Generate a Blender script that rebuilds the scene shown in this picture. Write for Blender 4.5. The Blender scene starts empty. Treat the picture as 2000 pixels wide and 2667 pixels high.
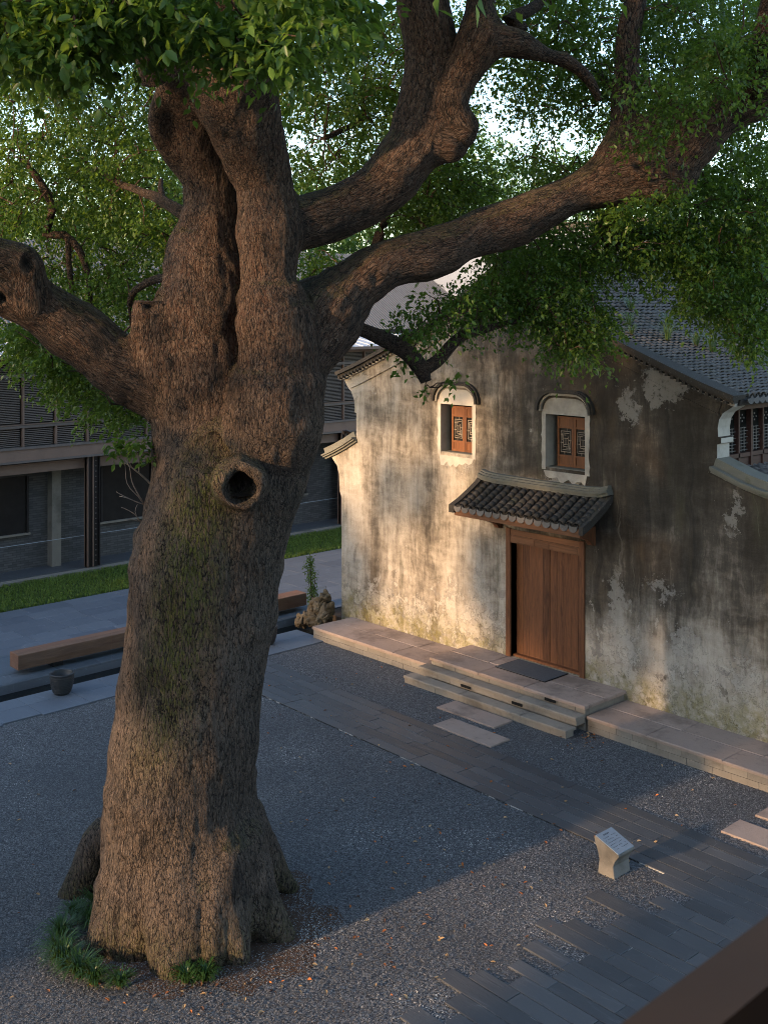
import bpy, bmesh, math, random
import numpy as np
from mathutils import Vector, Matrix
from mathutils.geometry import tessellate_polygon
random.seed(7); RNG = np.random.default_rng(7)
sc = bpy.context.scene
col = sc.collection

# ------------------------------------------------------------------ camera
EYE = 7.8; YAW = math.radians(47.2); FPX = 2900.0; CXP = 1000.0; HOR = 815.0   # photo is 2000 x 2667
cd = bpy.data.cameras.new('camera'); cam = bpy.data.objects.new('camera', cd); col.objects.link(cam)
cam.location = (0, 0, EYE); cam.rotation_euler = (math.radians(90), 0, YAW)
cd.sensor_fit = 'HORIZONTAL'; cd.sensor_width = 36; cd.lens = FPX*36/2000; cd.shift_y = -(1333.5-HOR)/2000
cd.clip_start = 0.05; cd.clip_end = 3000
cd.dof.use_dof = True; cd.dof.focus_distance = 18.0; cd.dof.aperture_fstop = 8
sc.camera = cam
# ------------------------------------------------------------------ light
SUN_DIR = Vector((0.13, 0.99, 0)).normalized(); SUN_EL = math.radians(12.5)
sd = bpy.data.lights.new('sun', 'SUN'); sun = bpy.data.objects.new('sun', sd); col.objects.link(sun)
sd.energy = 2.3; sd.angle = math.radians(2.0); sd.color = (1.0, 0.66, 0.36)
trav = Vector((SUN_DIR.x*math.cos(SUN_EL), SUN_DIR.y*math.cos(SUN_EL), -math.sin(SUN_EL)))
sun.rotation_euler = trav.to_track_quat('-Z', 'Y').to_euler()
w = bpy.data.worlds.new('World'); sc.world = w; w.use_nodes = True
wn = w.node_tree; bg = wn.nodes['Background']; sky = wn.nodes.new('ShaderNodeTexSky'); sky.sky_type = 'NISHITA'
sky.sun_disc = False; sky.sun_elevation = math.radians(16); sky.sun_rotation = math.atan2(-SUN_DIR.x, -SUN_DIR.y)
sky.air_density = 1.2; sky.dust_density = 1.2; sky.ozone_density = 2.0
wn.links.new(sky.outputs[0], bg.inputs[0]); bg.inputs[1].default_value = 0.15
sc.view_settings.view_transform = 'Standard'; sc.view_settings.look = 'None'; sc.view_settings.gamma = 1
sc.view_settings.exposure = 1.8
sc.render.engine = 'CYCLES'; sc.cycles.use_denoising = True; sc.cycles.denoising_prefilter = 'NONE'; sc.cycles.denoising_input_passes = 'RGB_ALBEDO_NORMAL'; sc.cycles.filter_width = 1.0
sc.cycles.max_bounces = 6; sc.cycles.transparent_max_bounces = 8; sc.cycles.sample_clamp_indirect = 4

# ------------------------------------------------------------------ pixel helpers (photo pixel -> direction)
CR = np.array([math.cos(YAW), math.sin(YAW)]); CF = np.array([-math.sin(YAW), math.cos(YAW)])
def at(x, y, depth):                      # photo pixel and distance -> point
    d = CF + CR*(x-CXP)/FPX
    return np.array([d[0]*depth, d[1]*depth, EYE + (HOR-y)/FPX*depth])
DS = 2000/1659
def dp(x, y, depth): return at(x*DS, y*DS, depth)

# ------------------------------------------------------------------ mesh helpers
class MB:
    def __init__(s): s.v = []; s.f = []; s.m = []
    def add(s, vs, fs, mi=0):
        o = len(s.v); s.v += [tuple(map(float, q)) for q in vs]; s.f += [tuple(o+i for i in q) for q in fs]; s.m += [mi]*len(fs); return s
    def box(s, x0, x1, y0, y1, z0, z1, mi=0, jit=0.0):
        j = lambda: random.uniform(-jit, jit) if jit else 0.0
        vs = [(x+j(), y+j(), z+j()) for z in (z0, z1) for x, y in ((x0, y0), (x1, y0), (x1, y1), (x0, y1))]
        return s.add(vs, [(0,3,2,1),(4,5,6,7),(0,1,5,4),(1,2,6,5),(2,3,7,6),(3,0,4,7)], mi)
    def slab(s, x0, x1, y0, y1, z0, z1, b=0.006, mi=0):      # box with chamfered top edge
        vs = [(x, y, z0) for x, y in ((x0,y0),(x1,y0),(x1,y1),(x0,y1))] + [(x, y, z1-b) for x, y in ((x0,y0),(x1,y0),(x1,y1),(x0,y1))] \
           + [(x, y, z1) for x, y in ((x0+b,y0+b),(x1-b,y0+b),(x1-b,y1-b),(x0+b,y1-b))]
        fs = [(0,3,2,1),(8,9,10,11)]
        for k in range(4):
            n = (k+1) % 4; fs += [(k, n, 4+n, 4+k), (4+k, 4+n, 8+n, 8+k)]
        return s.add(vs, fs, mi)
    def tube(s, pts, rads, n=8, cap=True, mi=0):
        pts = [np.asarray(p, float) for p in pts]; ring = []
        up = np.array([0.13, 0.31, 0.94]); vs = []
        for i, p in enumerate(pts):
            t = pts[min(i+1, len(pts)-1)] - pts[max(i-1, 0)]; t = t/(np.linalg.norm(t)+1e-9)
            a = np.cross(t, up)
            if np.linalg.norm(a) < .15: a = np.cross(t, (1, 0, 0))
            a /= np.linalg.norm(a); b = np.cross(t, a); up = up*0.3 + np.cross(a, t)*0.0 + up*0.7
            r = rads[i] if hasattr(rads, '__len__') else rads
            for k in range(n):
                c = 2*math.pi*k/n; vs.append(p + (a*math.cos(c) + b*math.sin(c))*r)
        fs = []
        for i in range(len(pts)-1):
            for k in range(n):
                fs.append((i*n+k, i*n+(k+1) % n, (i+1)*n+(k+1) % n, (i+1)*n+k))
        if cap: fs += [tuple(range(n))[::-1], tuple((len(pts)-1)*n+k for k in range(n))]
        return s.add(vs, fs, mi)
    def prism(s, poly, lo, hi, axis='y', mi=0):               # poly in the plane across the axis
        n = len(poly)
        def P(a, b, c): return (a, c, b) if axis == 'y' else ((c, a, b) if axis == 'x' else (a, b, c))
        vs = [P(a, b, lo) for a, b in poly] + [P(a, b, hi) for a, b in poly]
        tri = tessellate_polygon([[Vector((a, b, 0)) for a, b in poly]])
        fs = [tuple(t) for t in tri] + [tuple(n+i for i in t[::-1]) for t in tri] + [(k, (k+1) % n, n+(k+1) % n, n+k) for k in range(n)]
        return s.add(vs, fs, mi)
    def sweep(s, line, y0, y1, t0, t1, mi=0):                 # strip following a line in XZ, offset t0..t1 along its normal
        L = [np.array(p, float) for p in line]; vs = []
        for i, p in enumerate(L):
            t = L[min(i+1, len(L)-1)] - L[max(i-1, 0)]; t /= np.linalg.norm(t); nrm = np.array([-t[1], t[0]])
            if nrm[1] < 0: nrm = -nrm
            for y, tt in ((y0, t0), (y1, t0), (y1, t1), (y0, t1)):
                q = p + nrm*tt; vs.append((q[0], y, q[1]))
        fs = []
        for i in range(len(L)-1):
            for k in range(4): fs.append((4*i+k, 4*i+(k+1) % 4, 4*i+4+(k+1) % 4, 4*i+4+k))
        e = 4*(len(L)-1); fs += [(0, 1, 2, 3), (e+3, e+2, e+1, e)]
        return s.add(vs, fs, mi)
    def lathe(s, prof, c=(0, 0, 0), n=24, mi=0):
        vs = []; fs = []
        for r, z in prof:
            for k in range(n):
                a = 2*math.pi*k/n; vs.append((c[0]+r*math.cos(a), c[1]+r*math.sin(a), c[2]+z))
        for i in range(len(prof)-1):
            for k in range(n): fs.append((i*n+k, i*n+(k+1) % n, (i+1)*n+(k+1) % n, (i+1)*n+k))
        return s.add(vs, fs, mi)
    def mesh(s, name, mats, smooth=False):
        me = bpy.data.meshes.new(name); me.from_pydata(s.v, [], s.f)
        for m in (mats if isinstance(mats, (list, tuple)) else [mats]): me.materials.append(m)
        me.polygons.foreach_set('material_index', s.m)
        bm = bmesh.new(); bm.from_mesh(me); bmesh.ops.recalc_face_normals(bm, faces=bm.faces); bm.to_mesh(me); bm.free()
        if smooth: me.polygons.foreach_set('use_smooth', [True]*len(me.polygons))
        return me
    def build(s, name, mats, parent=None, smooth=False):
        return link(name, s.mesh(name, mats, smooth), parent)
def link(name, data, parent=None, loc=None):
    o = bpy.data.objects.new(name, data); col.objects.link(o)
    if parent is not None: o.parent = parent
    if loc is not None: o.location = loc
    return o
def tag(o, label=None, cat=None, group=None, kind=None):
    for k, v in (('label', label), ('category', cat), ('group', group), ('kind', kind)):
        if v: o[k] = v
    return o
def thing(name, label, cat, group=None, loc=(0, 0, 0), rz=0):
    o = link(name, None); o.location = loc; o.rotation_euler = (0, 0, rz); return tag(o, label, cat, group)
def struct(o): o['kind'] = 'structure'; return o
def stuff(o): o['kind'] = 'stuff'; return o
def copy(o, parent=None):
    c = o.copy(); col.objects.link(c)
    if parent is not None: c.parent = parent
    return c

# numpy value noise
def _h(i, j, k):
    n = (i*374761393 + j*668265263 + k*2147483647*3 + 1274126177) & 0xffffffff
    n = ((n ^ (n >> 13))*1274126177) & 0xffffffff; n = (n ^ (n >> 16)) & 0xffff
    return n/65535.0
def vnoise(p):
    p = np.asarray(p, float); f = np.floor(p).astype(np.int64); u = p-f; u = u*u*(3-2*u); r = 0
    for dx in (0, 1):
        for dy in (0, 1):
            for dz in (0, 1):
                r = r + _h(f[:, 0]+dx, f[:, 1]+dy, f[:, 2]+dz)*np.where(dx, u[:, 0], 1-u[:, 0])*np.where(dy, u[:, 1], 1-u[:, 1])*np.where(dz, u[:, 2], 1-u[:, 2])
    return r*2-1

# ------------------------------------------------------------------ material helpers
class NT:
    def __init__(s, name):
        s.m = bpy.data.materials.new(name); s.m.use_nodes = True; s.t = s.m.node_tree; s.b = s.t.nodes['Principled BSDF']
        s.b.inputs['Specular IOR Level'].default_value = 0.3
    def set(s, sock, v):
        if hasattr(v, 'is_linked') or isinstance(v, bpy.types.NodeSocket): s.t.links.new(v, sock)
        elif v is not None: sock.default_value = v if not (isinstance(v, tuple) and len(v) == 3 and sock.type == 'RGBA') else (*v, 1)
    def n(s, typ, out=0, props=None, **ins):
        nd = s.t.nodes.new('ShaderNode'+typ)
        for k, v in (props or {}).items(): setattr(nd, k, v)
        for k, v in ins.items():
            key = int(k[1:]) if k[0] == 'i' and k[1:].isdigit() else k.replace('_', ' ')
            s.set(nd.inputs[key], v)
        return nd.outputs[out]
    def pos(s): return s.n('NewGeometry')
    def obj(s): return s.n('TexCoord', 3)
    def mapp(s, v, scale=(1, 1, 1), loc=(0, 0, 0), rot=(0, 0, 0)): return s.n('Mapping', Vector=v, Scale=scale, Location=loc, Rotation=rot)
    def noise(s, v, scale=5, detail=4, rough=.55, dist=0): return s.n('TexNoise', 0, Vector=v, Scale=scale, Detail=detail, Roughness=rough, Distortion=dist)
    def vor(s, v, scale=5, feature='F1', out=0, rnd=1): return s.n('TexVoronoi', out, {'feature': feature}, Vector=v, Scale=scale, Randomness=rnd)
    def math(s, op, a, b=None, c=None, clamp=False):
        nd = s.t.nodes.new('ShaderNodeMath'); nd.operation = op; nd.use_clamp = clamp
        for i, v in enumerate((a, b, c)):
            if v is not None: s.set(nd.inputs[i], v)
        return nd.outputs[0]
    def ss(s, x, lo, hi):                     # smoothstep
        nd = s.t.nodes.new('ShaderNodeMapRange'); nd.interpolation_type = 'SMOOTHSTEP'
        s.set(nd.inputs[0], x); nd.inputs[1].default_value = lo; nd.inputs[2].default_value = hi; return nd.outputs[0]
    def mix(s, f, a, b, blend='MIX'):
        nd = s.t.nodes.new('ShaderNodeMix'); nd.data_type = 'RGBA'; nd.blend_type = blend
        s.set(nd.inputs[0], f); s.set(nd.inputs[6], a); s.set(nd.inputs[7], b); return nd.outputs[2]
    def sep(s, v, i): return s.n('SeparateXYZ', i, Vector=v)
    def ramp(s, f, stops):
        nd = s.t.nodes.new('ShaderNodeValToRGB'); s.set(nd.inputs[0], f); e = nd.color_ramp.elements
        while len(e) < len(stops): e.new(0.5)
        for q, (p, c) in zip(e, stops): q.position = p; q.color = (*c, 1)
        return nd.outputs[0]
    def bump(s, h, strength=.5, dist=.01, normal=None): return s.n('Bump', Height=h, Strength=strength, Distance=dist, Normal=normal)
    def fin(s, color=None, rough=.7, normal=None, **k):
        s.set(s.b.inputs['Base Color'], color); s.set(s.b.inputs['Roughness'], rough)
        if normal is not None: s.set(s.b.inputs['Normal'], normal)
        for q, v in k.items(): s.set(s.b.inputs[q.replace('_', ' ')], v)
        return s.m
    def rnd(s): return s.n('ObjectInfo', 5)
def simple(name, c, rough=.7, var=.25, scale=6, bump=.15, bd=.01, **k):
    t = NT(name); p = t.obj(); nz = t.noise(p, scale, 5, .6); r = t.rnd()
    a = tuple(x*(1-var) for x in c); b = tuple(min(1, x*(1+var)) for x in c)
    f = t.math('ADD', t.math('MULTIPLY', nz, .8), t.math('MULTIPLY', r, .35))
    return t.fin(t.mix(t.ss(f, .3, .85), a, b), rough, t.bump(t.noise(p, scale*6, 4), bump, bd), **k)

M = {}
def bark_material():
    t = NT('bark'); a0 = t.n('Attribute', 1, {'attribute_name': 'bark'}); p = t.pos(); a = t.mapp(a0, (1, 1, 1.3))
    wob = t.n('TexNoise', 1, Vector=a, Scale=5.0, Detail=5.0, Roughness=.7)
    v = t.n('VectorMath', 0, {'operation': 'MULTIPLY_ADD'}, i0=wob, i1=(.11, .11, .11), i2=a)
    e1 = t.vor(v, 25, 'DISTANCE_TO_EDGE'); e2 = t.vor(v, 52, 'DISTANCE_TO_EDGE'); c1 = t.vor(v, 25, 'F1', 1); c2 = t.vor(v, 52, 'F1', 1)
    fine = t.noise(v, 80, 6, .75); str_ = t.noise(t.mapp(v, (1, 1, .5)), 15, 6, .7); big = t.noise(p, .8, 4, .6); mid = t.noise(p, 3.4, 7, .75); blk = t.noise(t.mapp(p, (1, 1, .5), (4, 2, 9)), 2.1, 6, .7)
    h = t.math('ADD', t.math('MULTIPLY', t.ss(e1, 0, .2), .34), t.math('ADD', t.math('MULTIPLY', t.ss(e2, 0, .2), .28), t.math('ADD', t.math('MULTIPLY', fine, .4), t.math('MULTIPLY', str_, .95))))
    h = t.math('ADD', h, t.math('MULTIPLY', t.sep(c1, 1), .22))
    crack = t.ss(h, .74, 1.2); Z = t.sep(p, 2)
    base = t.mix(t.ss(big, .35, .65), (.052, .041, .034), (.115, .09, .075))
    base = t.mix(t.math('MULTIPLY', t.ss(t.math('ADD', Z, t.math('MULTIPLY', mid, 2.0)), 5.8, 8.6), .85), base, (.07, .03, .017))
    base = t.mix(t.math('MULTIPLY', t.sep(c2, 0), .6), base, (.19, .135, .104))
    base = t.mix(t.math('MULTIPLY', t.ss(mid, .5, .7), .7), base, (.06, .045, .038))
    base = t.mix(t.math('MULTIPLY', t.ss(fine, .58, .7), .75), base, (.38, .3, .245))
    base = t.mix(t.math('MULTIPLY', t.ss(blk, .55, .66), .7), base, (.028, .022, .02))
    ms = t.n('Attribute', 2, {'attribute_name': 'moss'})
    mm = t.math('MULTIPLY', t.math('MULTIPLY', ms, t.ss(t.noise(v, 34, 4, .7), .36, .6)), t.ss(t.math('ADD', t.noise(p, 2.2, 5, .7), t.math('MULTIPLY', t.noise(p, 14, 3, .6), .35)), .46, .68))
    base = t.mix(mm, base, (.085, .095, .02))
    scr = t.n('Attribute', 2, {'attribute_name': 'scar'}); base = t.mix(t.math('MULTIPLY', scr, t.ss(mid, .3, .55)), base, (.012, .009, .008))
    col_ = t.mix(crack, (.008, .006, .005), base)
    return t.fin(col_, .85, t.bump(h, 1.0, .05))
def leaf_material(name, dark, light, trans=.45):
    t = NT(name); r = t.n('Attribute', 2, {'attribute_name': 'rnd'}); big = t.noise(t.pos(), .9, 2)
    f = t.math('ADD', t.math('MULTIPLY', r, .6), t.math('MULTIPLY', big, .5))
    c = t.mix(t.ss(f, .15, .9), dark, light)
    t.fin(c, .42, None); t.b.inputs['Specular IOR Level'].default_value = .45
    tr = t.n('BsdfTranslucent', Color=t.mix(.5, c, (.22, .32, .03)))
    mx = t.n('MixShader', i0=trans, i1=t.b.outputs[0], i2=tr)
    t.t.links.new(mx, t.t.nodes['Material Output'].inputs[0]); return t.m
def wall_material():
    t = NT('weathered_plaster'); p = t.pos(); X = t.sep(p, 0); Z = t.sep(p, 2)
    wob = t.n('TexNoise', 1, Vector=p, Scale=1.3, Detail=4.0); pw = t.n('VectorMath', 0, {'operation': 'MULTIPLY_ADD'}, i0=wob, i1=(.5, .0, .5), i2=p)
    st1 = t.noise(t.mapp(pw, (1.5, 1, .16)), 1.0, 7, .66, .2)            # wide run-off streaks
    st2 = t.noise(t.mapp(p, (11, 1, .9)), 1.0, 6, .7)                   # fine streaks
    bl = t.noise(t.mapp(p, (.5, .5, .6), (3, 1, 4)), 1.0, 6, .62); fine = t.noise(p, 30, 6, .75); mid = t.noise(t.mapp(p, (1, 1, .75)), 3.4, 7, .7)
    hor = t.noise(t.mapp(pw, (.7, 1, 3.0)), 1.5, 6, .68)
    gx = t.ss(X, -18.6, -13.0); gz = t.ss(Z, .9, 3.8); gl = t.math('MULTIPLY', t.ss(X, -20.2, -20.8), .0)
    s = t.math('ADD', t.math('MULTIPLY', st1, 1.0), t.math('MULTIPLY', bl, .6))
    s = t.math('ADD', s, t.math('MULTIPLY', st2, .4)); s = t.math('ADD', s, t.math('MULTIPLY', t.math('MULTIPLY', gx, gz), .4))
    s = t.math('ADD', s, t.math('MULTIPLY', mid, .62)); s = t.math('ADD', s, t.math('MULTIPLY', hor, .42))
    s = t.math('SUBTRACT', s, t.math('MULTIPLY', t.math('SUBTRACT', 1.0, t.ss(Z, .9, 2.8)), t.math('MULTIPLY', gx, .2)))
    c = t.ramp(t.ss(s, 1.14, 2.12), [(0, (.45, .4, .345)), (.26, (.31, .268, .222)), (.48, (.175, .147, .118)), (.72, (.078, .064, .051)), (1, (.034, .027, .02))])
    c = t.mix(t.math('MULTIPLY', t.ss(t.noise(t.mapp(p, (.9, 1, .35), (9, 0, 2)), 1.3, 4), .54, .7), .28), c, (.15, .098, .052))
    c = t.mix(t.math('MULTIPLY', t.ss(t.noise(t.mapp(p, (1.6, 1, .3), (1, 0, 7)), 1.2, 5, .7), .56, .72), .5), c, (.07, .066, .036))
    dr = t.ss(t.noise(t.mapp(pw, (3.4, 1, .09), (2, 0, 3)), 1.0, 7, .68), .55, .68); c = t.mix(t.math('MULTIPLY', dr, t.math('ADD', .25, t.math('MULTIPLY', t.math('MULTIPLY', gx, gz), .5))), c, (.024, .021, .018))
    lt = t.ss(t.noise(t.mapp(pw, (5.5, 1, .2), (8, 0, 1)), 1.0, 7, .7), .6, .7); c = t.mix(t.math('MULTIPLY', lt, .28), c, (.36, .33, .29))
    # bare pale plaster where the wash has come away, ragged
    wx = t.math('ADD', X, t.math('MULTIPLY', t.math('SUBTRACT', t.noise(p, 2.6, 8, .78), .5), 1.7))
    wz = t.math('ADD', Z, t.math('MULTIPLY', t.math('SUBTRACT', t.noise(t.mapp(p, loc=(7, 3, 1)), 2.6, 8, .78), .5), 1.9))
    def ell(cx, cz, rx, rz):
        a = t.math('POWER', t.math('DIVIDE', t.math('SUBTRACT', wx, cx), rx), 2.0); b = t.math('POWER', t.math('DIVIDE', t.math('SUBTRACT', wz, cz), rz), 2.0)
        return t.math('SUBTRACT', 1.0, t.math('ADD', a, b))
    m = None
    for q in ((-11.75, 6.5, .5, .42), (-12.6, 6.1, .2, .3), (-12.85, 2.0, .17, .7), (-12.6, 1.3, .25, .3), (-11.3, 1.75, .3, .2), (-10.1, 1.3, .25, .4), (-11.9, 2.6, .4, .1),
              (-19.7, .95, .7, .26), (-18.4, .75, .45, .2), (-20.6, 6.0, .7, .3), (-16.2, 1.0, .2, .5), (-17.15, 4.45, .5, .12), (-14.1, 4.42, .5, .1), (-10.35, 4.25, .12, .3), (-16.5, 1.9, .08, .5)):
        e = ell(*q); m = e if m is None else t.math('MAXIMUM', m, e)
    pm = t.math('MULTIPLY', t.ss(m, .0, .1), t.ss(t.math('ADD', mid, t.math('MULTIPLY', fine, .3)), .42, .62))
    c = t.mix(t.math('MULTIPLY', pm, .48), c, t.mix(mid, (.28, .255, .23), (.48, .45, .41)))
    # flaked islands near the base
    low = t.math('SUBTRACT', 1.0, t.ss(Z, .5, 2.9))
    fl = t.ss(t.math('ADD', t.noise(t.mapp(p, (1.5, 1, 1.2)), 2.6, 8, .7), t.math('MULTIPLY', low, .17)), .66, .69)
    c = t.mix(t.math('MULTIPLY', fl, .6), c, t.mix(mid, (.3, .27, .23), (.55, .5, .44)))
    gr = t.math('MULTIPLY', t.ss(t.noise(t.mapp(p, (1, 1, 1), (5, 5, 5)), 2.0, 8, .7), .57, .6), low)
    c = t.mix(t.math('MULTIPLY', gr, .8), c, (.19, .17, .155))
    br = t.math('MULTIPLY', t.ss(t.noise(t.mapp(p, (1, 1, .8), (15, 5, 5)), 2.3, 8, .72), .6, .63), low)
    c = t.mix(t.math('MULTIPLY', br, .7), c, (.075, .055, .04))
    mo = t.math('MULTIPLY', t.math('SUBTRACT', 1.0, t.ss(t.math('ADD', Z, t.math('MULTIPLY', t.noise(p, 1.8, 6, .7), -1.3)), -.2, .5)), .62)
    c = t.mix(t.math('MULTIPLY', mo, t.ss(t.noise(p, 7, 6, .75), .32, .6)), c, t.mix(t.noise(p, 11, 4), (.06, .055, .01), (.26, .22, .045)))
    c = t.mix(t.math('MULTIPLY', t.ss(fine, .52, .75), .38), c, (.05, .041, .034))
    hb = t.math('ADD', t.math('MULTIPLY', mid, .6), t.math('ADD', t.math('MULTIPLY', fine, .3), t.math('MULTIPLY', t.math('ADD', pm, fl), -.3)))
    hb = t.math('ADD', hb, t.math('MULTIPLY', hor, .8))
    return t.fin(c, .92, t.bump(hb, .8, .035))
def slate_material(name, c0, c1, rough=.45):
    t = NT(name); p = t.pos(); r = t.rnd()
    nz = t.noise(p, 1.6, 6, .65, .6); gr = t.noise(t.mapp(p, (1.0, 7, 7)), 2.2, 5, .6, .8); fine = t.noise(p, 40, 4, .6)
    c = t.mix(t.math('ADD', t.math('MULTIPLY', nz, .5), t.math('MULTIPLY', r, .55)), c0, c1)
    c = t.mix(t.math('MULTIPLY', t.ss(gr, .58, .78), .4), c, tuple(min(1, q*2.0) for q in c1))
    sc_ = t.ss(t.vor(t.mapp(p, (2.2, 2.2, 2.2)), 1.0, 'DISTANCE_TO_EDGE'), .012, 0)
    c = t.mix(t.math('MULTIPLY', t.math('MULTIPLY', sc_, t.ss(nz, .55, .7)), .35), c, (.35, .35, .36))
    ro = t.math('ADD', rough-.1, t.math('MULTIPLY', nz, .3))
    return t.fin(c, ro, t.bump(t.math('ADD', gr, t.math('MULTIPLY', fine, .3)), .5, .012))
def stone_material(name, c0, c1):
    t = NT(name); p = t.pos(); r = t.rnd(); nz = t.noise(p, 2.4, 7, .7); fine = t.noise(p, 55, 5, .75); d = t.noise(p, 1.1, 6, .65); st = t.noise(t.mapp(p, (1, 1, .25)), 6, 5, .7)
    c = t.mix(t.math('ADD', t.math('MULTIPLY', nz, .6), t.math('MULTIPLY', r, .4)), c0, c1)
    c = t.mix(t.math('MULTIPLY', t.ss(d, .48, .68), .55), c, tuple(q*.42 for q in c0))
    c = t.mix(t.math('MULTIPLY', t.ss(st, .55, .72), .4), c, tuple(q*.5 for q in c0))
    c = t.mix(t.math('MULTIPLY', t.ss(fine, .56, .72), .45), c, tuple(q*.35 for q in c0))
    t.b.inputs['Specular IOR Level'].default_value = .15
    return t.fin(c, .88, t.bump(t.math('ADD', nz, t.math('MULTIPLY', fine, .4)), .6, .015))
def wood_material(name, c0, c1, axis='z', rough=.55, fine=1.0):
    t = NT(name); p = t.obj(); sc3 = {'z': (9, 9, .8), 'x': (.8, 9, 9), 'y': (9, .8, 9)}[axis]; r = t.rnd()
    off = t.n('VectorMath', 0, {'operation': 'MULTIPLY_ADD'}, i0=r, i1=(7.3, 5.1, 3.7), i2=p)
    g = t.noise(t.mapp(off, sc3), 1.6*fine, 6, .65, 1.2); k = t.noise(t.mapp(off, tuple(q*.35 for q in sc3)), 1.0, 3, .5)
    c = t.mix(t.ss(t.math('ADD', t.math('MULTIPLY', g, .7), t.math('ADD', t.math('MULTIPLY', k, .35), t.math('MULTIPLY', r, .18))), .3, .85), c0, c1)
    return t.fin(c, rough, t.bump(g, .35, .006))
def roof_tile_material(name, c0, c1, green=.3):
    t = NT(name); p = t.pos(); r = t.rnd(); n1 = t.noise(p, 5, 6, .7); n2 = t.noise(p, 38, 4, .6)
    c = t.mix(t.math('ADD', t.math('MULTIPLY', n1, .7), t.math('MULTIPLY', r, .35)), c0, c1)
    c = t.mix(t.math('MULTIPLY', t.ss(n2, .6, .72), .5), c, (.3, .29, .27))
    c = t.mix(t.math('MULTIPLY', t.ss(t.noise(p, 2.3, 5, .7), .55, .72), green), c, (.075, .08, .04))
    t.b.inputs['Specular IOR Level'].default_value = .1
    return t.fin(c, .95, t.bump(n2, .5, .006))
M['bark'] = bark_material()
M['leaf'] = leaf_material('camphor_leaf', (.024, .06, .011), (.095, .175, .028), .48)
M['leaf_far'] = leaf_material('far_leaf', (.035, .08, .02), (.09, .17, .04), .35)
M['blade'] = leaf_material('grass_blade', (.016, .05, .016), (.05, .11, .025), .25)
M['lawn'] = leaf_material('lawn_grass', (.08, .13, .02), (.2, .28, .05), .35)
M['weed'] = leaf_material('weed', (.05, .09, .03), (.14, .2, .07), .3)
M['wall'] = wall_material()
M['white'] = simple('limewash', (.37, .335, .295), .9, .3, 4, .3)
M['slate'] = slate_material('slate', (.045, .046, .05), (.105, .106, .112))
M['deck'] = slate_material('deck_slate', (.095, .11, .138), (.155, .175, .205), .42)
M['stone'] = stone_material('sandstone', (.27, .2, .165), (.4, .31, .265))
M['stone2'] = stone_material('grey_stone', (.2, .17, .14), (.32, .28, .235))
M['door'] = wood_material('door_wood', (.042, .016, .008), (.19, .076, .033), 'z', .6, 1.5)
M['lintel'] = wood_material('lintel_wood', (.1, .045, .022), (.22, .1, .05), 'x', .55)
M['lattice'] = wood_material('window_wood', (.09, .032, .012), (.19, .07, .025), 'z', .5)
M['lattice_bar'] = simple('lattice_bar', (.26, .21, .17), .6, .2)
M['glass_dark'] = simple('dark_window_glass', (.025, .022, .02), .2, .2, 3, .02)
M['tile'] = roof_tile_material('grey_roof_tile', (.08, .072, .068), (.2, .182, .172))
M['tile_dark'] = roof_tile_material('dark_canopy_tile', (.03, .026, .023), (.085, .074, .066), .25)
M['ridge'] = roof_tile_material('mossy_ridge_tile', (.11, .105, .09), (.21, .2, .17), .5)
M['bench'] = wood_material('bench_timber', (.15, .07, .042), (.3, .16, .1), 'y', .5)
M['steel'] = simple('brown_steel', (.2, .13, .1), .5, .15, 3, .05)
M['steel_dark'] = simple('dark_steel', (.022, .017, .016), .5, .2, 3, .05)
M['louvre'] = simple('bronze_louvre', (.165, .135, .122), .45, .15, 3, .05)
M['metal_roof'] = simple('zinc_roof', (.42, .44, .48), .35, .12, 2, .05)
M['pot'] = simple('black_pottery', (.035, .037, .04), .42, .25, 8, .3)
M['rubber'] = simple('grey_rubber_mat', (.075, .078, .088), .85, .2, 30, .4)
M['soil'] = simple('soil', (.05, .035, .025), .95, .3, 6, .5, .03)
M['rock'] = stone_material('lake_rock', (.06, .047, .03), (.2, .155, .105))
M['white_wall'] = simple('far_white_wall_shade_tone', (.2, .225, .28), .8, .06, 1, .05)  # white wall dimmed and blued; its shade is put into the colour
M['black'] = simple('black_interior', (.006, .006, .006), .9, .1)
M['rail'] = simple('painted_handrail', (.07, .03, .013), .8, .2, 4, .05)
def brick_dark():
    t = NT('dark_brick'); p = t.pos(); q = t.n('CombineXYZ', X=t.sep(p, 1), Y=t.sep(p, 2), Z=0.0)
    b = t.n('TexBrick', 0, Vector=q, Color1=(.075, .069, .066, 1), Color2=(.14, .126, .12, 1), Mortar=(.045, .042, .04, 1), Scale=1.0, Mortar_Size=.006, Brick_Width=.26, Row_Height=.07)
    f = t.n('TexBrick', 1, Vector=q, Scale=1.0, Mortar_Size=.006, Brick_Width=.26, Row_Height=.07)
    return t.fin(t.mix(t.math('MULTIPLY', t.noise(p, 3, 5), .5), b, (.08, .08, .085)), .8, t.bump(f, -.5, .01))
M['brick_dark'] = brick_dark()
def gravel_base():
    t = NT('gravel_bed'); p = t.pos(); c = t.vor(p, 45, 'F1', 1); d = t.vor(p, 45, 'F1', 0); big = t.noise(p, .5, 4)
    r = t.sep(c, 0); k = t.ramp(r, [(0, (.04, .04, .043)), (.5, (.085, .085, .09)), (.85, (.14, .14, .145)), (1, (.22, .22, .22))])
    k = t.mix(t.math('MULTIPLY', t.ss(big, .45, .65), .35), k, (.07, .07, .075))
    return t.fin(k, .75, t.bump(d, -1.0, .012))
M['gravel_bed'] = gravel_base()
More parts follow.
